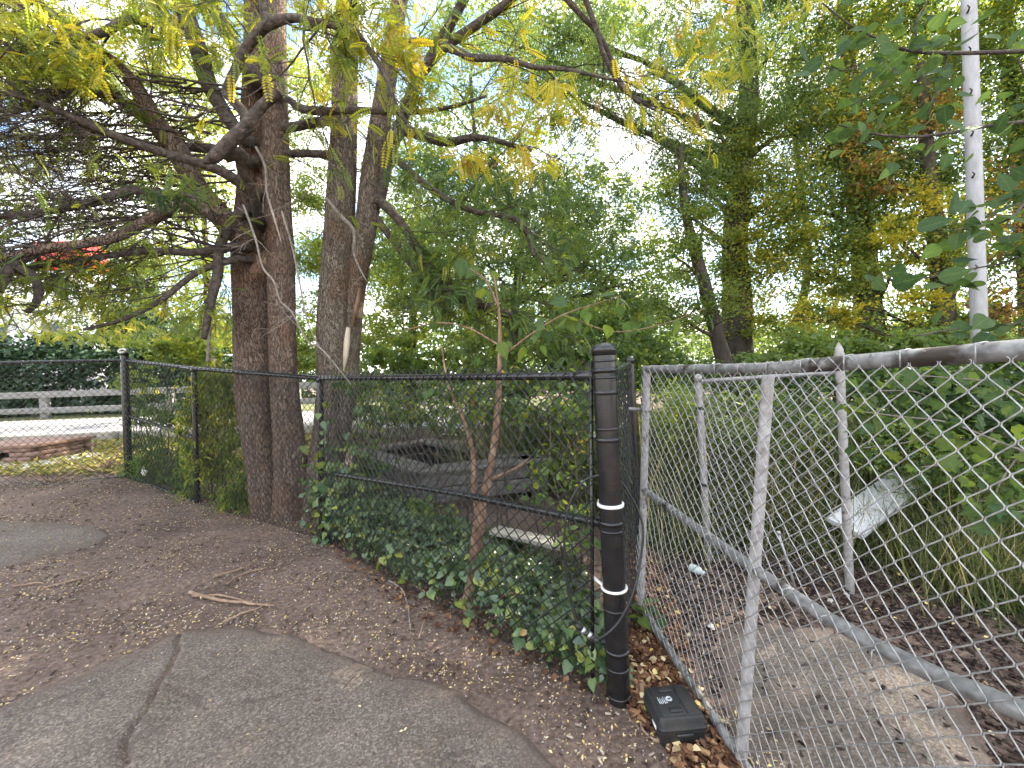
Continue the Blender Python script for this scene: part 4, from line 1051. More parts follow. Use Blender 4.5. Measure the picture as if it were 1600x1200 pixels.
# twigs: start on a limb, fan out, sub-twigs; returns tips
tips = []
def twig(mb, p, d, ln, r, lvl, tips, up=0.0, sides=3):
    n = max(4, int(ln / 0.085)); pts = [np.array(p, float)]; d = np.array(d, float); d /= np.linalg.norm(d)
    qx, qy = proj(pts[0] + d * ln)
    if qy > 525 and qx < 480: return
    for k in range(n):
        d = d + np.array([random.gauss(0, .13), random.gauss(0, .13), random.gauss(0, .12) + up * 0.04]); d /= np.linalg.norm(d)
        pts.append(pts[-1] + d * ln / n)
    mb.tube(pts, np.linspace(r, max(r * 0.35, 0.0016), n + 1), sides, cap=False)
    if lvl > 0:
        m_ = {2: 7, 1: 5}[lvl]
        for _ in range(m_):
            k = random.randint(max(1, n // 5), n - 1); dd = pts[k] - pts[k - 1]; dd /= np.linalg.norm(dd)
            e = dd * 0.7 + np.array([random.gauss(0, .6), random.gauss(0, .6), random.gauss(0, .35) - 0.05])
            twig(mb, pts[k], e, ln * random.uniform(.35, .62), r * .5, lvl - 1, tips, up)
    for k in range(max(1, n - 4), n + 1):
        tips.append((pts[k], pts[k] - pts[k - 1]))
mbt = MB()
for li, P in enumerate(limbs_pts):
    nl = 9 if li < 6 else 5
    for _ in range(nl):
        k = random.randint(len(P) // 4, len(P) - 2); d = P[k + 1] - P[k]; d /= np.linalg.norm(d)
        e = d * 0.7 + np.array([random.gauss(-0.35, .45), random.gauss(-.1, .5), random.gauss(0.0, .32)])
        twig(mbt, P[k], e, random.uniform(.6, 1.35), random.uniform(.007, .013), 2, tips)
# extra long thin boughs sweeping left, slightly drooping
for _ in range(62):
    py = random.uniform(120, 420); a_ = at(random.uniform(290, 385), py, random.uniform(3.7, 4.4)); b_ = at(random.uniform(-120, 140), py + random.uniform(-70, 110), random.uniform(3.0, 5.4))
    pp = limb_to(mbt, a_, b_, random.uniform(.005, .014), 0.003, sag=random.uniform(-.05, .25), n=14, wig=0.09, sides=5)
    for _k in range(6):
        k = random.randint(3, len(pp) - 2); d = pp[k + 1] - pp[k]; d /= np.linalg.norm(d)
        twig(mbt, pp[k], d * .8 + np.array([random.gauss(-.1, .4), random.gauss(0, .5), random.gauss(-.05, .35)]), random.uniform(.35, .8), .006, 1, tips)
mbt.build('twigs', M['bark_limb'], t1, kind='stuff')
# pale dead twigs hanging over the trunks
mb = MB(); dummy = []
for tr in ([(380, 320, 3.5, 1.8), (392, 352, 3.48, 1.8), (401, 380, 3.45, 1.7), (411, 418, 3.42, 1.7), (428, 440, 3.4, 1.6), (438, 470, 3.4, 1.5), (456, 488, 3.4, 1.4), (480, 532, 3.35, 1.2), (505, 548, 3.3, 1.1), (552, 605, 3.3, .8)],
           [(440, 330, 3.5, 1.6), (455, 380, 3.5, 1.6), (466, 430, 3.5, 1.4), (480, 500, 3.45, 1.2), (500, 545, 3.4, .9)],
           [(400, 230, 3.5, 2), (414, 260, 3.45, 2), (417, 300, 3.45, 1.8), (428, 340, 3.4, 1.5), (440, 380, 3.4, 1)],
           [(510, 310, 4.1, 2.2), (532, 338, 4.1, 3), (552, 360, 4.1, 2.6), (554, 400, 4.1, 1.8), (573, 440, 4.05, 1)],
           [(330, 455, 4.0, 1.6), (328, 505, 4.0, 2.2), (324, 565, 4.0, 2.4)]):
    P, r = trace(tr); mb.tube(P, r, 6)
    for _ in range(7):
        k = random.randint(3, len(P) - 3)
        twig(mb, P[k], np.array([random.gauss(0, .6), random.gauss(0, .4), random.gauss(-.1, .5)]), random.uniform(.12, .4), .004, 1 if random.random() < .4 else 0, dummy)
mb.build('dead_twigs', M['dead'], t1, kind='stuff')

# right-hand limbs of the second clump
tipsR = []
mbr = MB()
limbsR = [
    [(668, 100, 4.1, 7), (700, 70, 4.0, 7), (740, 42, 3.9, 6.5), (795, 2, 3.7, 6), (860, -60, 3.5, 4)],
    [(690, 72, 4.0, 6), (715, 80, 3.9, 6), (738, 90, 3.85, 5.5), (790, 92, 3.7, 4.5), (835, 105, 3.6, 3.8), (880, 108, 3.5, 3), (960, 125, 3.3, 2)],
    [(610, 70, 4.2, 6), (650, 66, 4.1, 6), (690, 68, 4.0, 5)],
    [(450, 155, 3.95, 5), (468, 168, 3.95, 6), (500, 174, 3.95, 6), (560, 172, 3.95, 5), (630, 176, 3.9, 4), (700, 168, 3.8, 3), (760, 150, 3.7, 2)],
    [(450, 200, 4.2, 7), (490, 192, 4.3, 7), (520, 188, 4.4, 7)],
    [(450, 240, 4.2, 6), (480, 240, 4.3, 6), (522, 242, 4.4, 6)],
    [(620, 200, 4.4, 9), (660, 212, 4.3, 8), (700, 222, 4.2, 7), (750, 215, 4.1, 5), (830, 235, 3.9, 3)],
    [(575, 300, 4.5, 8), (620, 340, 4.4, 7), (660, 400, 4.3, 7), (690, 440, 4.25, 6), (745, 470, 4.2, 5), (800, 490, 4.1, 3)],
    [(580, 330, 4.5, 6), (640, 410, 4.45, 5), (680, 455, 4.4, 5), (760, 482, 4.3, 4), (830, 510, 4.2, 2.5)],
    [(550, 42, 3.0, 5), (575, 75, 3.0, 4.5), (600, 115, 2.95, 4), (620, 165, 2.9, 2.5)],
    [(620, 250, 4.4, 6), (680, 300, 4.3, 5), (740, 330, 4.2, 4.5), (810, 345, 4.1, 4), (835, 400, 4.0, 3)],
    [(900, -40, 3.2, 5), (930, 40, 3.3, 4), (945, 90, 3.4, 3.5), (975, 140, 3.5, 3), (1010, 160, 3.5, 2)],
    [(860, -30, 3.2, 5), (905, 20, 3.3, 4), (940, 60, 3.4, 3.5), (962, 110, 3.5, 3), (985, 150, 3.5, 2.5), (1030, 175, 3.5, 1.5)],
]
PR = []
for tr in limbsR:
    if tr[0][0] == 450: tr = [(434, tr[0][1], 4.24, tr[0][3])] + tr
    P, r = trace(tr); mbr.tube(P, r, 8); PR.append(P)
mbr.build('limb', M['bark_limb'], t2)
mbr = MB()
for li, P in enumerate(PR):
    for _ in range(9 if li in (7, 8, 10) else 4):
        k = random.randint(len(P) // 4, len(P) - 2); d = P[k + 1] - P[k]; d /= np.linalg.norm(d)
        twig(mbr, P[k], d * .9 + np.array([random.gauss(.1, .35), random.gauss(-.1, .4), random.gauss(-.05, .3)]), random.uniform(.4, 1.0), .007, 2 if li in (7, 8) else 1, tipsR)
mbr.build('twigs', M['bark_limb'], t2, kind='stuff')

# pinnate fronds on twig tips, thick where the photo's leaf sprays hang
def fronds_at(tipset, pfun, parent, size=(0.13, 0.20), name='leaf_sprays'):
    P = np.array([t[0] for t in tipset]); Dv = np.array([t[1] for t in tipset]); Dv /= np.linalg.norm(Dv, axis=1)[:, None]
    px, py = proj(P)
    pr, tn = pfun(px, py)
    k = rng.random(len(P)) < pr
    P, Dv, tn = P[k], Dv[k], tn[k]; n = len(P)
    d = Dv * 0.6 + rng.normal(size=(n, 3)) * 0.55; d[:, 2] -= 0.30
    u = rng.normal(size=(n, 3)) * 0.35; u[:, 2] += 1
    return scatter(name, FROND, P, d, u, rng.uniform(size[0], size[1], n), tn + rng.normal(size=n) * 0.09, M['leaf'], parent)
def pL(px, py):
    p = np.full(px.shape, 0.035); t = np.full(px.shape, 0.56)
    m_ = (py < 130) & (px < 330); p[m_] = 0.26; t[m_] = 0.62
    m_ = (py > 400); p[m_] = 0.22; t[m_] = 0.56
    m_ = (px > 330) & (py < 150); p[m_] = 0.45; t[m_] = 0.62
    m_ = (py < -20) | (px < -20); p[m_] = 0.07
    p[(py > 500) & (px < 480)] = 0
    return p, t
fronds_at(tips, pL, t1)
def pR(px, py):
    p = np.full(px.shape, 0.28); t = np.full(px.shape, 0.40)
    m_ = (py < 260) & (px < 900); p[m_] = 0.5; t[m_] = 0.66
    m_ = (px > 780) & (py < 280); t[m_] = 0.74
    return p, t
fronds_at(tipsR, pR, t2)
# denser sprays: (px,py,Y,rx,ry,depth, fronds, tint)
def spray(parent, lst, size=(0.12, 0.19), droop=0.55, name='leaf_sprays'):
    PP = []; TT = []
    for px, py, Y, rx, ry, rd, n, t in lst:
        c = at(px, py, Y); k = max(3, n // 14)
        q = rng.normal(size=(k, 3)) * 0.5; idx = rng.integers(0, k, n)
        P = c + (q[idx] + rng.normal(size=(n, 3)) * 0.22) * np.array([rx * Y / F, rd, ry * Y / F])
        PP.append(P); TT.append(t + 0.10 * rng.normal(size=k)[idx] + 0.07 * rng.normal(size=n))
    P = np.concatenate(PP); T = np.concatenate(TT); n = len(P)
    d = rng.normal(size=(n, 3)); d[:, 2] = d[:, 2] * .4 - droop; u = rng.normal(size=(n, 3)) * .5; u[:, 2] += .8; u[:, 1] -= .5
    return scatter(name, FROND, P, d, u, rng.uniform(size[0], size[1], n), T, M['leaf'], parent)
spray(t1, [(60, 40, 3.0, 90, 45, .5, 130, .57), (130, 70, 3.1, 60, 40, .4, 80, .58), (20, 110, 3.2, 50, 40, .4, 30, .50), (240, 20, 3.4, 70, 40, .5, 80, .55), (340, 10, 3.4, 60, 35, .5, 70, .60),
           (440, 20, 3.4, 60, 40, .4, 60, .62), (300, 290, 3.4, 70, 20, .4, 46, .36), (250, 300, 3.4, 40, 14, .3, 26, .33), (180, 180, 4.5, 120, 60, .8, 70, .55), (40, 260, 4.5, 80, 60, .8, 40, .45),
           (60, 330, 4.2, 60, 30, .7, 30, .54), (200, 400, 4.4, 90, 40, .7, 70, .50),
           (130, 480, 6.4, 150, 30, 1.0, 420, .60), (260, 500, 6.2, 100, 26, .9, 260, .58), (60, 510, 6.2, 90, 18, .8, 180, .60), (330, 520, 6.0, 70, 14, .6, 90, .58), (200, 525, 6.2, 140, 9, .8, 200, .62)])
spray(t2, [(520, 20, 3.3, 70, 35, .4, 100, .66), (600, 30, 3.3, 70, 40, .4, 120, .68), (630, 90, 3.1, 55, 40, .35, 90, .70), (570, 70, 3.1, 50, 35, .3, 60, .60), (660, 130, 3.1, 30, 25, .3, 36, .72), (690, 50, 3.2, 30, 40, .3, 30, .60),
           (850, 150, 3.0, 30, 25, .25, 40, .80), (780, 165, 3.1, 50, 12, .25, 34, .76), (740, 235, 3.1, 40, 12, .25, 26, .78), (830, 240, 3.1, 40, 14, .25, 22, .76), (870, 185, 3.0, 12, 30, .15, 12, .58),
           (640, 255, 3.8, 60, 40, .4, 50, .30), (690, 170, 3.7, 50, 30, .4, 30, .5),
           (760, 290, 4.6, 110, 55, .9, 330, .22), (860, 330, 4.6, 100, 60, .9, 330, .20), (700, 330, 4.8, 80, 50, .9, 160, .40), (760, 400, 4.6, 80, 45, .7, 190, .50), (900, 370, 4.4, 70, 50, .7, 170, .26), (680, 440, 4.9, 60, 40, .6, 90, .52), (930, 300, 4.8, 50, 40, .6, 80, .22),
           (1100, 40, 4.2, 120, 40, .7, 150, .66), (1170, 20, 4.2, 90, 40, .7, 110, .70), (1080, 90, 4.2, 60, 30, .5, 60, .64), (960, 40, 4.0, 70, 40, .6, 60, .40), (1210, 60, 4.2, 60, 30, .5, 50, .68)])
# crown overhead, out of the frame, added to shade the ground
foliage(t1, [(250, -520, 3.6, 400, 200, 2.0)], 0.10, 0.35, .5, .14, name='upper_crown', droop=.4)
foliage(t2, [(700, -520, 3.6, 400, 200, 2.0)], 0.10, 0.35, .5, .14, name='upper_crown', droop=.4)

# ------------------------------------------------------------------ trees and shrubs behind
tree('ivy_clad_tree', 'tall forked tree with yellow-green ivy on its trunk, right of centre', [(1150, 585, 9.2), (1152, 480, 9.2), (1148, 380, 9.2), (1158, 270, 9.2), (1170, 150, 9.2), (1165, 30, 9.0), (1150, -60, 8.8)], .34, .12,
     [(1010, 110, 8.6, 110, 90, 1.3), (960, 180, 8.4, 90, 40, 1.0, 1.6), (820, 130, 8.4, 80, 60, 1.0, 1.6), (760, 60, 8.4, 90, 60, 1.0, 1.6), (1060, 330, 8.4, 40, 60, .6, 1.5), (1230, 300, 8.8, 60, 60, .8, 1.8), (1110, 190, 8.8, 110, 80, 1.2), (930, 60, 8.2, 90, 70, 1.1), (1200, 90, 9.0, 110, 90, 1.3), (1040, 230, 8.4, 50, 40, .8, 2.2), (1240, 210, 9.2, 80, 70, 1.0), (890, 150, 8.0, 60, 50, .9, 2.2), (1120, 20, 8.6, 150, 60, 1.4), (850, 40, 8.0, 80, 60, 1.0, 2.0), (1090, 280, 8.6, 60, 50, .8)], .078, 3.2, .34, .12, tmpl=NARROW, droop=.8,
     ivy=([(1150, 330, 9.0, 50, 90, .6), (1185, 420, 8.9, 70, 60, .6), (1130, 250, 9.0, 40, 60, .5), (1170, 220, 9.0, 45, 60, .5), (1165, 490, 9.0, 50, 40, .5, 2.0)], .060, 2.6, .57, .10))
tree('ivy_clad_tree', 'leaning thin tree left of the tall forked one', [(1135, 585, 8.2), (1120, 520, 8.2), (1100, 440, 8.2), (1082, 380, 8.2), (1070, 320, 8.1), (1062, 230, 8.0)], .17, .06,
     [(1070, 290, 8.0, 45, 50, .7), (1050, 400, 7.9, 40, 50, .7), (1090, 480, 8.0, 60, 50, .6), (1030, 490, 7.8, 60, 40, .7), (1100, 350, 8.0, 40, 60, .6)], .056, 1.9, .44, .10)
tree('woodland_tree', 'dense green tree with yellowing leaves left of the pale pole', [(1360, 600, 9.0), (1355, 450, 9.0), (1340, 320, 9.0), (1330, 180, 9.0), (1320, 0, 9.0)], .3, .12,
     [(1330, 330, 8.6, 90, 80, 1.0), (1270, 420, 8.4, 90, 70, 1.0), (1400, 420, 8.3, 100, 70, 1.0), (1380, 260, 8.7, 100, 80, 1.1, 4, .38), (1300, 180, 8.9, 100, 80, 1.1), (1420, 140, 8.8, 90, 90, 1.0), (1340, 40, 8.8, 130, 70, 1.2), (1270, 520, 8.0, 90, 50, .9), (1420, 520, 7.9, 100, 50, .9), (1230, 320, 8.6, 60, 70, .8)], .064, 2.5, .50, .14)
tree('woodland_tree', 'tree with rust brown dying leaves around the pale pole', [(1480, 600, 8.0), (1470, 420, 8.0), (1450, 260, 8.0), (1440, 100, 8.0)], .2, .08,
     [(1460, 180, 7.8, 40, 60, .4, .9, .93), (1370, 270, 7.8, 36, 60, .3, .7, .94), (1440, 320, 7.7, 36, 50, .3, 1.3, .74), (1400, 370, 7.6, 50, 36, .3, 1.4, .74), (1320, 480, 7.4, 50, 26, .3, 1.2, .74), (1255, 500, 7.4, 22, 36, .3, 1.4, .74), (1440, 470, 7.3, 60, 24, .3, 1.6, .74), (1560, 330, 7.5, 50, 80, .4, 1.0, .92), (1570, 480, 7.3, 40, 60, .4, 1.0, .93), (1330, 220, 8.0, 26, 50, .3, .6, .93), (1500, 560, 7.0, 60, 20, .3, 1.6, .80)], .070, 2.2, .8, .05, limbs=True, lr=.12)
tree('woodland_tree', 'dark green tree filling the right edge behind the pole', [(1620, 620, 8.8), (1610, 400, 8.8), (1590, 200, 8.8), (1570, 0, 8.8)], .26, .1,
     [(1580, 110, 8.5, 110, 110, 1.0), (1590, 280, 8.4, 100, 90, .9), (1480, 40, 8.8, 90, 80, .9), (1600, 420, 8.2, 90, 80, .9), (1540, 540, 7.8, 90, 50, .8), (1700, 200, 8.2, 130, 200, 1.2)], .066, 2.3, .42, .13)
tree('woodland_tree', 'blue-green leafy tree in the middle distance left of the bright sky gap', [(800, 600, 7.6), (805, 480, 7.6), (815, 380, 7.6), (830, 300, 7.6)], .10, .04,
     [(780, 290, 7.4, 100, 50, 1.0), (640, 280, 7.8, 70, 50, .8, 1.4), (930, 340, 7.3, 70, 40, .8, 1.4), (990, 440, 7.0, 50, 50, .7, 1.6), (660, 440, 7.6, 70, 60, .8, 1.6), (880, 330, 7.3, 90, 55, 1.0), (830, 410, 7.2, 110, 60, 1.0), (930, 410, 7.2, 60, 50, .8), (720, 380, 7.5, 80, 60, .9), (880, 480, 7.0, 110, 50, .9), (960, 500, 6.8, 80, 50, .8, 2.6, .38), (690, 260, 7.5, 60, 40, .7, 1.8)], .058, 1.9, .36, .13)
tree('woodland_tree', 'yellow-green sunlit tree behind the slender grey trunks', [(640, 600, 10.5), (645, 500, 10.5), (650, 400, 10.5), (655, 300, 10.5)], .13, .05,
     [(640, 360, 10.2, 60, 60, 1.0), (690, 460, 9.8, 80, 60, 1.0), (620, 500, 9.8, 70, 50, .9), (760, 520, 9.4, 80, 40, .8), (480, 360, 10.5, 50, 80, .8, 3.0), (485, 500, 10.0, 50, 60, .8, 3.0), (470, 570, 9.8, 60, 30, .7, 2.6), (475, 240, 10.5, 40, 50, .8, 1.6), (480, 120, 10.5, 50, 60, .8, 1.0), (480, 310, 10.5, 40, 40, .8, 1.8), (600, 420, 10.2, 60, 60, .8)], .068, 2.2, .52, .08)
tree('woodland_tree', 'bright yellow-green tree beyond the road left of the big trunks', [(330, 600, 14.0), (325, 480, 14.0), (320, 360, 14.0), (310, 220, 14.0)], .16, .05,
     [(250, 380, 13.5, 90, 50, 1.6), (320, 430, 13.5, 70, 60, 1.5), (310, 300, 13.5, 90, 50, 1.5), (200, 250, 13.5, 100, 40, 1.4, 1.3), (320, 180, 13.8, 90, 60, 1.5, 1.3), (250, 90, 13.8, 120, 50, 1.5, 1.2), (480, 130, 13.8, 60, 50, 1.2, 1.2), (330, 520, 13.0, 70, 40, 1.2), (60, 250, 13.5, 90, 30, 1.2, .9)], .115, 1.9, .58, .07)
tree('evergreen_tree', 'dark blue-green evergreen beside the white building', [(215, 600, 20.0), (215, 520, 20.0), (214, 450, 20.0), (213, 400, 20.0)], .2, .05,
     [(215, 420, 19.5, 40, 26, 1.2), (210, 460, 19.3, 60, 30, 1.4), (220, 500, 19.0, 80, 30, 1.6), (180, 540, 18.8, 110, 30, 1.6), (280, 540, 18.8, 80, 30, 1.6)], .17, 4.0, .05, .05, mat='hedge')
# the wood goes on behind; the last tree, out of frame, is added for shade
for k, (px_, Y_, lab, cls_) in enumerate((
        (1250, 13.0, 'shadowy tree deep in the wood behind the yellowing tree', [(1250, 200, 13, 130, 110, 1.5), (1240, 380, 13, 130, 90, 1.5), (1250, 510, 12.6, 130, 70, 1.4), (1180, 60, 13, 120, 90, 1.4)]),
        (1480, 12.6, 'shadowy tree deep in the wood behind the pale pole', [(1480, 180, 12.6, 140, 120, 1.5), (1470, 360, 12.4, 140, 90, 1.4), (1480, 510, 12, 140, 70, 1.4), (1440, 40, 12.6, 120, 90, 1.4)]),
        (960, 15.0, 'thin shadowy tree behind the bright sky gap', [(960, 470, 15, 120, 50, 1.6), (900, 540, 14.6, 140, 40, 1.6), (1060, 530, 14.6, 120, 50, 1.6), (800, 470, 15, 110, 60, 1.6, 1.4), ]),
        (1980, 8.2, 'tall tree beyond the right edge added to shade the foreground', [(1960, 150, 8.2, 250, 200, 1.8), (1900, 400, 8.0, 220, 150, 1.6), (2250, 200, 7.6, 260, 260, 1.6), (2600, 100, 6.0, 400, 350, 1.6), (2100, -350, 6.0, 400, 260, 1.8), (2900, -300, 4.6, 600, 400, 1.6), (1500, -230, 7.6, 260, 150, 1.6), (1300, -200, 8.4, 200, 130, 1.5, 1.2), (1750, -260, 6.6, 260, 200, 1.6)]))):
    tree('woodland_tree', lab, [(px_, 600, Y_), (px_ - 14, 540, Y_), (px_ + 12, 500 if k == 2 else 400, Y_), (px_ - 20, 470 if k == 2 else 120, Y_)], .20, .06, cls_, 0.19 if k == 3 else .09, 1.6 if k == 3 else 1.0, .36, .12)
def shrub(name, label, clumps, s, lai, tint, spread, cat='shrub', group='undergrowth behind the fences', stems=10, mat='leaf', tmpl=LEAF2, **kw):
    c = at(*clumps[0][:3]); gb = float(gz(c[0], c[1]))
    t = thing(name, label, cat, (c[0], c[1], gb), group)
    mb = MB()
    for cl in clumps:
        c = at(*cl[:3])
        for _ in range(max(2, stems // len(clumps))):
            a_ = np.array([c[0] + random.gauss(0, .12), c[1] + random.gauss(0, .12), float(gz(c[0], c[1])) - .03]); e = c + np.array([random.gauss(0, .5) * cl[3] * cl[2] / F, random.gauss(0, .4) * cl[5], random.gauss(0, .5) * cl[4] * cl[2] / F])
            limb_to(mb, a_, e, 0.009, 0.003, n=8, wig=.12, sides=5)
    mb.build('stems', M['bark_dark'], t, kind='stuff')
    foliage(t, clumps, s, lai, tint, spread, mat, tmpl, name='leaves', **kw)
    return t
shrub('hedge', 'tall dark evergreen hedge behind the timber rail', [(x_, 560, 17.6, 70, 42, .9) for x_ in range(-60, 420, 80)] + [(x_, 620, 17.4, 70, 34, .8) for x_ in range(-60, 420, 80)], .20, 4.0, .03, .06, cat='hedge', mat='hedge', group=None, stems=24)
shrub('vine_mound', 'bright green vine mound behind the pointed post', [(1270, 545, 5.2, 100, 34, .5), (1390, 545, 5.1, 100, 34, .5), (1480, 555, 5.0, 80, 40, .5), (1210, 570, 5.0, 60, 30, .4), (1330, 600, 4.8, 120, 40, .5, 3.0, .33), (1330, 680, 4.6, 120, 60, .4, 2.5, .26)], .055, 3.4, .43, .07, tmpl=LEAF4)
shrub('vine_mound', 'darker tangle of leaves hanging behind the gate at the right edge', [(1560, 600, 3.3, 110, 60, .4), (1450, 640, 3.5, 110, 70, .4), (1570, 700, 3.2, 100, 60, .4), (1400, 590, 3.8, 90, 40, .4), (1660, 640, 2.9, 100, 120, .4)], .055, 2.2, .24, .08, tmpl=LEAF4)
shrub('tall_weeds', 'dense green weeds between the gate upright and the galvanised posts', [(1060, 660, 4.2, 70, 60, .5), (1150, 680, 4.4, 80, 70, .5), (1060, 760, 3.9, 60, 50, .4), (1240, 720, 4.2, 80, 80, .5), (1170, 800, 3.9, 90, 50, .4), (1040, 840, 3.5, 50, 40, .3), (1060, 640, 3.5, 60, 50, .3, 2.5, .36), (1160, 650, 3.5, 60, 60, .3, 2.5, .36), (1240, 640, 3.4, 60, 50, .3, 2.5), (1250, 820, 3.5, 80, 50, .3, 2.5)], .052, 4.0, .34, .11, tmpl=NARROW, stems=30)
shrub('tall_weeds', 'dim green weeds at the right edge beyond the asphalt path', [(1450, 760, 4.0, 100, 60, .5), (1570, 840, 3.2, 80, 90, .5), (1590, 980, 2.6, 50, 70, .3, 1.6), (1400, 830, 3.8, 90, 50, .4), (1500, 880, 3.3, 80, 50, .4, 2.0), (1400, 700, 3.3, 80, 60, .3, 2.5, .34), (1500, 760, 3.0, 90, 60, .3, 2.5, .30), (1300, 860, 3.2, 70, 40, .3, 1.2), (1420, 900, 2.9, 80, 40, .3, 1.2), (1560, 930, 2.4, 60, 50, .25, 1.2)], .052, 3.2, .28, .11, tmpl=NARROW, stems=30)
shrub('sapling_thicket', 'sunlit light green thicket above the black fence rail', [(640, 560, 5.8, 60, 36, .5), (740, 560, 5.6, 80, 40, .5), (860, 560, 5.4, 90, 40, .5), (950, 580, 5.2, 60, 50, .5), (600, 590, 5.6, 60, 30, .5), (900, 500, 5.4, 90, 40, .5, 2.0), (1020, 540, 5.4, 60, 50, .5)], .058, 2.8, .40, .10, tmpl=LEAF4, stems=24)
shrub('sapling_thicket', 'green thicket seen through the black mesh beside the end post', [(890, 640, 5.2, 70, 50, .5), (800, 630, 5.6, 70, 40, .5), (930, 740, 4.0, 40, 50, .4), (720, 630, 6.6, 60, 30, .4, 2.2), (640, 640, 7.2, 60, 24, .4, 2.0, .46), (580, 640, 7.2, 50, 30, .4, 1.8, .50), (860, 690, 5.3, 60, 30, .3), (960, 700, 4.0, 40, 90, .4)], .062, 3.0, .27, .10, tmpl=NARROW, stems=30)
shrub('wild_shrub', 'thin leafy growth close behind the middle of the black fence', [(620, 640, 4.0, 60, 40, .25, 1.0), (700, 620, 3.7, 60, 50, .25, 1.0), (800, 620, 3.3, 70, 50, .25, 1.0), (890, 640, 3.0, 60, 70, .25, 1.1), (860, 740, 3.0, 50, 50, .2, .8), (580, 720, 4.0, 40, 50, .2, 1.0), (660, 790, 3.5, 60, 24, .2, .8), (900, 820, 2.7, 40, 50, .2, 1.0), (560, 600, 4.1, 40, 24, .2, 1.2)], .055, 1.0, .38, .13, tmpl=LEAF4, stems=40)
shrub('fence_vine', 'vine curtain hanging on the black fence left of the big trunks', [(345, 650, 4.62, 46, 70, .12), (365, 740, 4.42, 36, 70, .12), (325, 740, 4.6, 36, 50, .12), (345, 590, 4.62, 50, 26, .12), (375, 800, 4.3, 26, 26, .1), (310, 680, 4.7, 26, 70, .12)], .055, 8.0, .54, .12, cat='vine', tmpl=NARROW, droop=1.2, stems=20)
shrub('fence_vine', 'loose green vine on the far stretch of black fence next to the corner post', [(250, 720, 5.1, 44, 40, .15, 5.0), (225, 660, 5.35, 24, 70, .15, 2.6), (270, 640, 5.1, 40, 50, .15, 2.6), (285, 755, 4.8, 36, 26, .12, 5.0)], .055, 2.4, .30, .11, cat='vine', tmpl=NARROW, droop=.9, stems=20)
shrub('young_shrub', 'light green shrub behind the corner post', [(265, 545, 5.9, 50, 26, .3), (215, 590, 5.9, 24, 30, .25, 1.5), (310, 555, 6.0, 40, 20, .3)], .055, 2.2, .50, .07, tmpl=LEAF4)
shrub('low_thicket', 'low green thicket screening the road behind the timber bed', [(840, 600, 7.2, 90, 40, .6), (620, 600, 8.2, 80, 24, .5), (540, 600, 8.2, 50, 30, .4), (560, 645, 7.6, 50, 26, .3), (640, 655, 7.6, 50, 20, .3, 2.4), (730, 655, 7.4, 60, 24, .3), (810, 660, 7.0, 60, 30, .3), (960, 610, 6.8, 80, 50, .6), (1060, 600, 7.0, 90, 50, .6), (1180, 610, 7.0, 90, 50, .6), (1300, 610, 6.8, 110, 50, .6), (1440, 620, 6.6, 110, 60, .6), (1580, 630, 6.4, 110, 70, .6), (700, 590, 7.8, 60, 26, .4, 1.8)], .075, 3.4, .27, .10, stems=40)
tree('woodland_tree', 'pale hazy green tree far behind the middle of the black fence', [(740, 600, 12.5), (730, 480, 12.5), (745, 300, 12.5), (735, 120, 12.5)], .14, .05,
     [(700, 130, 12.2, 90, 70, 1.2, 1.0), (800, 220, 12.2, 110, 60, 1.2, 1.2), (640, 230, 12.2, 80, 60, 1.2, 1.0), (720, 330, 12.2, 120, 60, 1.2), (860, 400, 12.0, 120, 60, 1.2), (640, 420, 12.0, 90, 60, 1.2), (960, 380, 12.4, 80, 50, 1.0, 1.2), (1010, 320, 12.4, 70, 50, 1.0, 1.2), (900, 290, 12.4, 80, 50, 1.0, 1.2), (1040, 420, 12.2, 70, 60, 1.0, 1.3), (860, 110, 12.4, 90, 60, 1.0, 1.8), (960, 30, 12.4, 100, 60, 1.0, 1.6), (760, 40, 12.4, 100, 60, 1.0, 1.4), (780, 490, 12.0, 130, 50, 1.2), (960, 480, 12.0, 100, 50, 1.2)], .098, 2.3, .44, .11)
foliage_far = foliage(None, [(x_, 540, 30, 110, 50, 3.0) for x_ in range(-100, 1750, 110)] + [(x_, 590, 28, 110, 40, 2.0) for x_ in range(-100, 1750, 110)], .40, 1.6, .30, .10, name='distant_woods')
tag(foliage_far, 'far green woods closing the gaps between the nearer trees', 'woods', kind='stuff')

# ------------------------------------------------------------------ ivy along the fence
def leaf_mesh(name, kind):
    if kind == 'heart':
        out = [(0, 0), (.20, -.10), (.42, .02), (.48, .26), (.36, .52), (.18, .76), (0, 1.0)]
    elif kind == 'oval':
        out = [(0, 0), (.17, .04), (.33, .20), (.36, .42), (.26, .68), (.09, .90), (0, 1.06)]
    else:                              # lobed
        out = [(0, 0), (.26, -.02), (.50, .18), (.34, .36), (.44, .62), (.16, .66), (0, 1.0)]
    V = []; Fc = []
    n = len(out)
    for x, y in out: V.append((0, max(y, 0.0) if x else y, -.10 * y * y))
    for x, y in out: V.append((x, y, .22 * x - .10 * y * y - .15 * x * x))
    for x, y in out: V.append((-x, y, .22 * x - .10 * y * y - .15 * x * x))
    for i in range(n - 1):
        Fc.append((i, n + i, n + i + 1, i + 1)); Fc.append((i, i + 1, 2 * n + i + 1, 2 * n + i))
    me = bpy.data.meshes.new(name)
    me.from_pydata(V, [], Fc)
    me.validate()
    me.polygons.foreach_set('use_smooth', np.ones(len(me.polygons), bool))
    me.update()
    return me
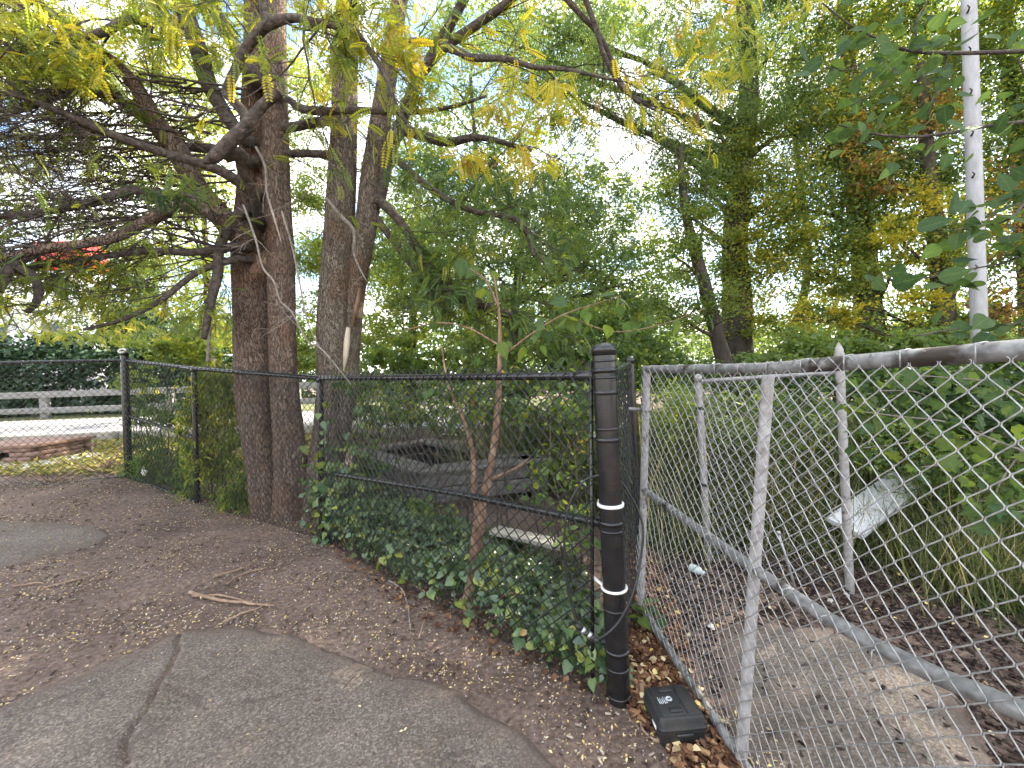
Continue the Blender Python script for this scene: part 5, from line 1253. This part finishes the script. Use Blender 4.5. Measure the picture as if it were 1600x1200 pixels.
def leaf_objs(parent, P, fwd, up, size, kind, mat):
    me = leaf_mesh('leaf', kind); me.materials.append(mat)
    Rm = rot_from(np.asarray(fwd, float), np.asarray(up, float))
    for p, r_, s_ in zip(P, Rm, size):
        o = bpy.data.objects.new('leaf', me); C.objects.link(o); o.parent = parent
        o.matrix_basis = Matrix.Translation(Vector(p) - parent.location) @ Matrix(r_.tolist()).to_4x4() @ Matrix.Scale(float(s_), 4)
ivy = thing('ivy_patch', 'dense dark green ivy covering the ground behind the black fence', 'ivy', (-0.6, 3.0, 0.05))
fx = np.array([P1b[0], P0b[0]]); fy = np.array([P1b[1], P0b[1]])
def fence_y(x): return np.interp(x, fx, fy)
n = 8000
x_ = rng.uniform(-1.95, 0.48, n); dy = rng.random(n) ** 1.2 * 1.35 - 0.02
y_ = fence_y(x_) + dy
hmax = 0.16 + 0.22 * np.array([0.5 + noise.noise(Vector((float(a) * 2.1, float(b) * 2.1, 5))) for a, b in zip(x_, y_)]) + 0.25 * np.clip((-1.0 - x_) / .8, 0, 1)
hmax *= np.clip((x_ * -1 + 0.9) / 1.0, .35, 1)
hmax *= np.clip(1.25 - dy * .75, .35, 1)
z_ = gz(x_, y_) + 0.03 + hmax * rng.random(n) ** 0.6
P = np.stack([x_, y_, z_], 1)
f_ = rng.normal(size=(n, 3)); f_[:, 2] = f_[:, 2] * .4 - .45; f_[:, 1] -= .3
u_ = rng.normal(size=(n, 3)) * .45; u_[:, 2] += .8; u_[:, 1] -= .6
tn = .22 + .13 * rng.normal(size=n) + .22 * (rng.random(n) < .15) + .45 * (rng.random(n) < .012)
sz = rng.uniform(.035, .062, n)
near = np.argsort(dy)[:1500]; pick = rng.permutation(near)[:190]; rest = np.setdiff1d(np.arange(n), pick)
scatter('ivy_leaves', LEAF4, P[rest], f_[rest], u_[rest], sz[rest], tn[rest], M['ivy'], ivy)
leaf_objs(ivy, P[pick] - [0, .02, 0], f_[pick], u_[pick], rng.uniform(.045, .075, len(pick)), 'heart', M['ivy_obj'])
mb = MB()
for _ in range(60):
    a = random.uniform(-1.85, .45); yy = float(fence_y(a)) + random.uniform(0, 1.1); p0 = np.array([a, yy, float(gz(a, yy)) + .02])
    limb_to(mb, p0, p0 + [random.gauss(0, .3), random.gauss(0, .2), random.uniform(.1, .4)], .004, .0015, n=6, wig=.15, sides=4)
mb.build('stems', M['bark_dark'], ivy, kind='stuff')
# climber on the bend post
iv2 = thing('climbing_ivy', 'leafy ivy climbing the slim black post right of the big trunks', 'ivy', P1b)
mb = MB(); PP = []
for _ in range(16):
    a = at(random.uniform(488, 600), random.uniform(820, 880), 3.66); b = at(random.uniform(480, 570), random.uniform(610, 780), 3.66)
    pp = limb_to(mb, a, b, .004, .002, n=12, wig=.09, sides=4); PP.append(pp)
mb.build('stems', M['bark_dark'], iv2, kind='stuff')
PP = np.concatenate(PP); k = rng.integers(0, len(PP), 150)
P = PP[k] + rng.normal(size=(150, 3)) * [.05, .03, .04] - [0, .05, 0]
f_ = rng.normal(size=(150, 3)) * .5; f_[:, 2] -= .8; u_ = rng.normal(size=(150, 3)) * .4; u_[:, 1] -= 1; u_[:, 2] += .4
leaf_objs(iv2, P, f_, u_, rng.uniform(.05, .095, 150), 'heart', M['ivy_obj'])

# ------------------------------------------------------------------ orange-barked sapling growing against the fence
sp_ = thing('sapling', 'orange-brown forked sapling growing against the black fence', 'sapling', ground_px(736, 975))
mb = MB()
def sap(tr, sides=14):
    P, r = trace(tr); mb.tube(P, r, sides, wob=bark_wob(random.uniform(0, 20), .14, 2)); return P
S1 = sap([(738, 985, 2.46, 12), (733, 945, 2.46, 10), (737, 905, 2.47, 9), (743, 860, 2.48, 9.5), (750, 810, 2.49, 9.5), (752, 780, 2.5, 8)])
mb.lathe(at(729, 936, 2.44), [(.001, -.03), (.024, -.018), (.032, 0), (.024, .018), (.001, .03)], 12)
S2 = sap([(750, 800, 2.5, 7), (760, 760, 2.5, 6.5), (768, 720, 2.5, 6), (776, 660, 2.52, 5.5), (780, 590, 2.54, 4), (781, 530, 2.56, 3), (779, 480, 2.58, 1.8), (772, 430, 2.6, .9)])
S3 = sap([(746, 800, 2.5, 5), (741, 760, 2.5, 4.5), (740, 720, 2.5, 4), (735, 690, 2.5, 3.5), (722, 650, 2.52, 2.6), (700, 600, 2.55, 1.8), (690, 540, 2.6, .9)])
S4 = sap([(762, 750, 2.5, 3), (800, 735, 2.5, 2.4), (830, 715, 2.52, 1.6)], 6)
S5 = sap([(781, 560, 2.55, 1.8), (830, 522, 2.5, 1.5), (880, 492, 2.45, 1.2), (930, 475, 2.4, .9), (970, 462, 2.35, .6)], 6)
S6 = sap([(781, 540, 2.56, 1.6), (730, 512, 2.6, 1.3), (680, 505, 2.65, 1), (620, 520, 2.7, .6)], 6)
S7 = sap([(779, 480, 2.58, 2.2), (760, 440, 2.6, 1.6), (735, 420, 2.6, 1)], 6)
S8 = sap([(880, 492, 2.45, 1.1), (960, 518, 2.5, 1), (1040, 505, 2.6, .8), (1100, 482, 2.7, .5)], 6)
mb.build('stem', M['sapling'], sp_)
Q = np.concatenate([S2[-24:], S3[-14:], S5, S6, S7, S8, S5, S8]); m_ = 56
k = rng.integers(0, len(Q), m_); P = Q[k] + rng.normal(size=(m_, 3)) * [.06, .05, .04]
f_ = rng.normal(size=(m_, 3)) * .6; f_[:, 2] -= .55; u_ = rng.normal(size=(m_, 3)) * .5; u_[:, 2] += .7; u_[:, 1] -= .5
leaf_objs(sp_, P, f_, u_, rng.uniform(.055, .12, m_), 'oval', M['leaf_obj'])

# ------------------------------------------------------------------ branch with round leaves hanging in from the right
ob = thing('overhanging_branch', 'leafy branch with round dark green leaves reaching in at the upper right', 'branch', at(1700, 120, 1.9))
mb = MB(); tw = []
for tr in ([(1760, 60, 1.95, 5), (1680, 75, 1.92, 4), (1600, 80, 1.9, 3), (1480, 83, 1.88, 2.6), (1415, 78, 1.86, 2.2), (1375, 62, 1.85, 1.8), (1330, 40, 1.84, 1.4), (1285, 5, 1.83, 1)],
           [(1760, 150, 1.95, 5), (1680, 180, 1.92, 4), (1600, 190, 1.9, 2.8), (1540, 197, 1.88, 2.6), (1480, 208, 1.87, 2.3), (1420, 214, 1.86, 2), (1360, 208, 1.85, 1.5), (1310, 195, 1.84, 1)],
           [(1415, 78, 1.86, 1.6), (1395, 110, 1.86, 1.4), (1370, 140, 1.86, 1.1), (1330, 165, 1.86, .8)],
           [(1440, 82, 1.87, 1.6), (1430, 40, 1.86, 1.3), (1450, 0, 1.86, 1), (1470, -40, 1.86, .8)],
           [(1480, 84, 1.88, 1.5), (1470, 130, 1.88, 1.3), (1455, 160, 1.88, 1), (1450, 180, 1.88, .8)],
           [(1375, 62, 1.85, 1.3), (1350, 95, 1.84, 1), (1320, 110, 1.83, .8), (1290, 105, 1.83, .6)],
           [(1640, 180, 1.9, 2.2), (1610, 140, 1.88, 1.6), (1590, 90, 1.86, 1)],
           [(1660, 182, 1.9, 3), (1620, 280, 1.8, 2.4), (1580, 340, 1.75, 1.8), (1530, 352, 1.72, 1.2), (1490, 360, 1.7, .8)],
           [(1640, 330, 1.8, 2), (1590, 400, 1.75, 1.6), (1520, 420, 1.75, 1.2), (1440, 435, 1.75, .8), (1410, 440, 1.75, .6)],
           [(1650, 430, 1.8, 2), (1600, 500, 1.8, 1.6), (1520, 510, 1.8, 1.2), (1430, 525, 1.8, .8)]):
    P, r = trace(tr); mb.tube(P, r, 6); tw.append(P[len(P) // 5:])
mb.build('twigs', M['bark_limb'], ob)
small = np.concatenate(tw[:7]); big = np.concatenate(tw[7:])
def hang(src, m_, spread, smin, smax, kind):
    k = rng.integers(0, len(src), m_); P = src[k] + rng.normal(size=(m_, 3)) * spread
    px, py = proj(P); ok = ~((px > 1490) & (px < 1545) & (py < 330) & (rng.random(m_) < .8)); P = P[ok]; m2 = len(P)
    f_ = rng.normal(size=(m2, 3)); f_[:, 2] = f_[:, 2] * .5 - .25; u_ = rng.normal(size=(m2, 3)) * .6; u_[:, 2] += .6; u_[:, 1] -= .35
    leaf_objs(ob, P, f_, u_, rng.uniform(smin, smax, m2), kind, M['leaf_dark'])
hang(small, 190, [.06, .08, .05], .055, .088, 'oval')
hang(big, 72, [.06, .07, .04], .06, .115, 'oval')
# vine trailing through the gate mesh
gv = thing('trailing_vine', 'light green broad-leaved vine trailing behind the gate mesh', 'vine', at(1560, 760, 2.0))
mb = MB(); tw = []
for tr in ([(1640, 720, 1.7, 2), (1560, 690, 1.75, 1.8), (1480, 660, 1.85, 1.6), (1400, 650, 1.95, 1.3), (1320, 640, 2.05, 1)], [(1560, 690, 1.75, 1.5), (1500, 720, 1.8, 1.3), (1440, 730, 1.85, 1)], [(1480, 660, 1.85, 1.2), (1420, 690, 1.9, 1), (1350, 700, 2.0, .8)], [(1600, 700, 1.7, 1.4), (1560, 760, 1.75, 1), (1550, 820, 1.75, .7)], [(1480, 655, 1.85, 1.2), (1440, 615, 1.9, 1), (1370, 610, 2.0, .7)], [(1640, 640, 1.6, 1.6), (1560, 600, 1.7, 1.3), (1480, 590, 1.8, 1), (1400, 585, 1.95, .7)], [(1640, 780, 1.6, 1.6), (1590, 800, 1.65, 1.2), (1530, 780, 1.75, .8)]):
    P, r = trace(tr); mb.tube(P, r, 6); tw.append(P)
mb.build('stems', M['dead'], gv)
src = np.concatenate(tw); m_ = 165; k = rng.integers(0, len(src), m_); P = src[k] + rng.normal(size=(m_, 3)) * [.05, .05, .05]
f_ = rng.normal(size=(m_, 3)) * .7; f_[:, 2] -= .4; u_ = rng.normal(size=(m_, 3)) * .5; u_[:, 2] += .5; u_[:, 1] -= .7
leaf_objs(gv, P, f_, u_, rng.uniform(.045, .085, m_), 'lobed', M['leaf_obj'])

# ------------------------------------------------------------------ grasses and ground litter
BLADE = (np.array([(-.0065, 0, 0), (.0065, 0, 0), (-.005, .5, .05), (.005, .5, .05), (0, 1, .30)]), [(0, 1, 3), (0, 3, 2), (2, 3, 4)])
def blades(name, label, regions, mat, cat='grass', parent=None):
    PP = []; hh = []
    for px, py, Y, rx, rd, n, h in regions:
        c = at(px, py, Y); x = c[0] + rng.normal(size=n) * rx * Y / F * .6; y = Y + rng.normal(size=n) * rd * .6
        PP.append(np.stack([x, y, gz(x, y)], 1)); hh.append(h * rng.uniform(.5, 1.15, n))
    P = np.concatenate(PP); h = np.concatenate(hh); n = len(P)
    f_ = rng.normal(size=(n, 3)) * .28; f_[:, 2] += 1; u_ = rng.normal(size=(n, 3)); u_[:, 2] = 0
    return tag(scatter(name, BLADE, P, f_, u_, h, rng.random(n) ** 2.2, M[mat], None), label, cat, kind='stuff')
blades('tall_grass', 'tall thin grass and stalks behind both fences', [(880, 760, 5.5, 110, .5, 2600, 1.1), (970, 760, 4.2, 50, .4, 1200, 1.0), (1080, 760, 4.4, 90, .7, 2400, 1.1), (1200, 760, 4.6, 120, .7, 2400, 1.1), (1330, 760, 4.6, 120, .7, 1800, 1.0), (1560, 840, 3.0, 80, .5, 700, .8), (1480, 800, 3.8, 110, .5, 1100, .9), (1400, 900, 3.2, 130, .4, 900, .55), (1290, 880, 3.3, 110, .4, 800, .5), (1540, 960, 2.5, 80, .3, 700, .55), (1180, 830, 3.5, 100, .3, 900, .7), (1060, 840, 3.4, 60, .3, 600, .6), (820, 700, 5.6, 90, .5, 1200, .9)], 'blade')
n = 17000; x = rng.uniform(-11, -3.2, n); y = 5.35 + rng.random(n) * 3.2; y = np.maximum(y, 4.9 + 0.0 * x)
P = np.stack([x, y, gz(x, y) + .01 + .05 * rng.random(n)], 1); f_ = rng.normal(size=(n, 3)); f_[:, 2] = .25 * f_[:, 2] + .1; u_ = rng.normal(size=(n, 3)) * .4; u_[:, 2] += 1
tag(scatter('ground_cover', LEAF2, P, f_, u_, rng.uniform(.05, .10, n), rng.random(n), M['cover']), 'sunlit yellow-green ground cover between fence and road', 'ground cover', kind='stuff')
for k, (px, py, n_, lab) in enumerate(((160, 738, 12, 'bare cut shrub stump beside the corner post beyond the fence'), (85, 752, 7, 'tiny cut shrub stump beyond the left fence rail'))):
    c = ground_px(px, py); mb = MB()
    for _ in range(n_):
        limb_to(mb, c + [random.gauss(0, .04), 0, -.02], c + [random.gauss(0, .22), random.gauss(0, .15), random.uniform(.12, .42) * (1 if k == 0 else .5)], .012, .005, n=5, wig=.12, sides=5)
    tag(mb.build('cut_shrub', M['stick']), lab, 'stump', 'cut shrubs beyond the fence')
BOX = (np.array([(-.5,-.5,-.5),(.5,-.5,-.5),(.5,.5,-.5),(-.5,.5,-.5),(-.4,-.45,.5),(.42,-.4,.5),(.4,.45,.5),(-.45,.4,.5)]) * [.35, 1, .16], [(0,2,1),(0,3,2),(4,5,6),(4,6,7),(0,1,5),(0,5,4),(1,2,6),(1,6,5),(2,3,7),(2,7,6),(3,0,4),(3,4,7)])
OCT = (np.array([(1,0,0),(-1,0,0),(0,1,0),(0,-1,0),(0,0,.6),(0,0,-.6)]) * .5, [(0,2,4),(2,1,4),(1,3,4),(3,0,4),(2,0,5),(1,2,5),(3,1,5),(0,3,5)])
asp = [ground_px(*p) for p in [(-60, 1140), (60, 1080), (150, 1045), (230, 1010), (300, 985), (400, 983), (470, 997), (560, 1030), (620, 1055), (690, 1070), (760, 1110), (830, 1150), (880, 1205), (920, 1260)]] + [np.array((0.2, 0.2, 0)), np.array((-2.4, .2, 0)), np.array((-2.6, 1.0, 0))]
def ground_scatter(n, keep_on_asphalt, clumpy=True, xr=(-6.2, 1.0), yr=(0.75, 5.4)):
    x = rng.uniform(*xr, n); y = yr[0] + (yr[1] - yr[0]) * rng.random(n) ** 1.25
    on = inside(x, y, asp)
    k = ~on | (rng.random(n) < keep_on_asphalt)
    fl = np.interp(x, [P4b[0], P3b[0], P2b[0], P1b[0], P0b[0], 1.0], [P4b[1], P3b[1], P2b[1], P1b[1], P0b[1], 1.4])
    k &= y < fl + 0.25
    if clumpy:
        d = np.array([noise.noise(Vector((float(a) * 2.3, float(b) * 2.3, 8))) for a, b in zip(x, y)]); k &= rng.random(n) < np.clip(.55 + 1.2 * d, .18, 1)
    x, y, on = x[k], y[k], on[k]
    return x, y, gz(x, y) + np.where(on, .027, .010)
def lay(name, label, tmpl, n, asph, smin, smax, mat, cat, tfun=None, lift=0.0, tilt=.12, **kw):
    x, y, z = ground_scatter(n, asph, **kw); m_ = len(x)
    P = np.stack([x, y, z + lift], 1); f_ = rng.normal(size=(m_, 3)); f_[:, 2] *= tilt; u_ = rng.normal(size=(m_, 3)) * tilt; u_[:, 2] += 1
    t = rng.random(m_) if tfun is None else tfun(m_)
    return tag(scatter(name, tmpl, P, f_, u_, rng.uniform(smin, smax, m_), t, M[mat]), label, cat, kind='stuff')
lay('wood_chips', 'brown wood chips strewn over the soil', BOX, 19000, .012, .008, .030, 'chip', 'wood chips', lift=.002, tilt=.25)
lay('gravel', 'small pale pebbles in the soil', OCT, 16000, .04, .004, .013, 'pebble', 'gravel', lift=.002, tilt=.6)
lay('fallen_leaflets', 'tiny pale yellow fallen leaflets on soil and asphalt', (LEAF2[0] * [.8, 1, 1], LEAF2[1]), 50000, .05, .007, .021, 'litter', 'fallen leaves', lift=.004, tilt=.35, tfun=lambda m_: rng.random(m_) ** .7)
# red-brown mulch and bigger dead leaves along the gate
def mulch(name, label, pxs, n, tmpl, smin, smax, mat, cat, lift):
    poly = [ground_px(*p) for p in pxs]; A_ = np.array(poly); x = rng.uniform(A_[:, 0].min(), A_[:, 0].max(), n); y = rng.uniform(A_[:, 1].min(), A_[:, 1].max(), n)
    k = inside(x, y, poly)
    if name in ('dark_mulch', 'dead_leaves') and px_path is not None: k &= ~(inside(x, y, px_path) & (rng.random(n) < .93))
    x, y = x[k], y[k]; m_ = len(x); P = np.stack([x, y, gz(x, y) + lift + .02 * rng.random(m_)], 1)
    f_ = rng.normal(size=(m_, 3)); f_[:, 2] *= .3; u_ = rng.normal(size=(m_, 3)) * .35; u_[:, 2] += 1
    return tag(scatter(name, tmpl, P, f_, u_, rng.uniform(smin, smax, m_), rng.random(m_), M[mat]), label, cat, kind='stuff')
px_path = [ground_px(*p) for p in [(1120, 985), (1200, 975), (1330, 985), (1480, 1060), (1560, 1200), (1640, 1330), (1330, 1330), (1175, 1230), (1130, 1100)]]
mreg = [(985, 830), (1003, 830), (1060, 960), (1090, 1080), (1150, 1190), (1200, 1280), (1080, 1280), (1040, 1170), (985, 1120), (985, 1000)]
mulch('red_mulch', 'red-brown bark mulch round the tool case', mreg, 9000, BOX, .015, .06, 'mulch', 'mulch', .006)
mulch('dead_leaves', 'dead yellow and tan leaves in the mulch by the case', mreg, 700, LEAF4, .02, .05, 'litter', 'dead leaves', .02)
breg = [(1020, 830), (1200, 840), (1600, 900), (1700, 1300), (1200, 1300), (1060, 960)]
mulch('dark_mulch', 'dark leaf mulch either side of the asphalt path', breg, 11000, BOX, .012, .042, 'dark_chip', 'mulch', .004)
mulch('dead_leaves', 'pale dead leaves scattered on the path inside the gate', breg, 450, LEAF4, .012, .028, 'litter', 'dead leaves', .02)
freg = [(500, 850), (600, 935), (720, 1000), (880, 1075), (945, 1105), (960, 1060), (900, 1010), (760, 950), (640, 890), (540, 840)]
mulch('dead_leaves', 'orange-brown dead leaves and straw along the foot of the black fence', freg, 2600, LEAF4, .018, .045, 'mulch', 'dead leaves', .008)
# small green weed beside the return panel
wd_ = thing('weed', 'small green weed rooted beside the thick post', 'weed', ground_px(1012, 975))
mb = MB(); c = ground_px(1012, 975); PPw = []
for _ in range(9):
    pp = limb_to(mb, c, c + [random.gauss(0, .06), random.gauss(0, .05), random.uniform(.06, .16)], .003, .001, n=5, sides=4); PPw.append(pp)
mb.build('stems', M['stick'], wd_)
src = np.concatenate(PPw); k = rng.integers(0, len(src), 40); f_ = rng.normal(size=(40, 3)); f_[:, 2] = -.1; u_ = rng.normal(size=(40, 3)) * .3; u_[:, 2] += 1
leaf_objs(wd_, src[k], f_, u_, rng.uniform(.05, .10, 40), 'oval', M['leaf_obj'])

# ------------------------------------------------------------------ fallen sticks, one by one
def stick(pts, r, mat, label, lift=.012):
    P = []
    for px, py in pts:
        q = ground_px(px, py); q[2] += lift + (.016 if inside(np.array([q[0]]), np.array([q[1]]), asp)[0] else 0); P.append(q)
    P = spline(P, 5); P = P + np.array([[random.gauss(0, .002), random.gauss(0, .002), abs(random.gauss(0, .004))] for _ in P])
    mb = MB(); mb.tube(P, np.linspace(r, r * .45, len(P)), 7)
    return tag(mb.build('fallen_stick', M[mat]), label, 'stick', 'sticks on the ground')
stick([(296, 928), (330, 938), (370, 944), (430, 950)], .014, 'stick', 'thick tan stick pointing right on the soil above the asphalt')
stick([(300, 934), (350, 934), (400, 948)], .010, 'stick', 'tan stick crossing the thick one near its left end')
stick([(350, 975), (385, 960), (425, 945)], .008, 'stick', 'thin brown stick slanting down from the tan pair to the asphalt')
stick([(335, 903), (365, 895), (392, 886)], .011, 'stick', 'short tan stick nearest the big trunks')
stick([(355, 915), (378, 900), (418, 889)], .007, 'stick', 'slender stick between the short tan one and the tan pair')
stick([(608, 910), (628, 925), (638, 950), (642, 988)], .008, 'dead', 'pale forked twig on the soil below the ivy')
stick([(20, 920), (50, 915), (70, 914)], .008, 'stick', 'short stick on the soil below the small asphalt patch')
stick([(70, 922), (105, 912), (145, 902)], .007, 'stick', 'thin brown stick right of the short one by the small patch')
stick([(998, 1122), (1005, 1145), (1018, 1158), (1050, 1168), (1085, 1190), (1110, 1215)], .006, 'stick', 'curved twig on the ground in front of the tool case')
stick([(655, 1000), (668, 960), (672, 935)], .005, 'stick', 'thin upright-looking twig right of the pale forked twig')
stick([(640, 915), (690, 940), (720, 950)], .006, 'stick', 'thin stick along the foot of the fence by the sapling')
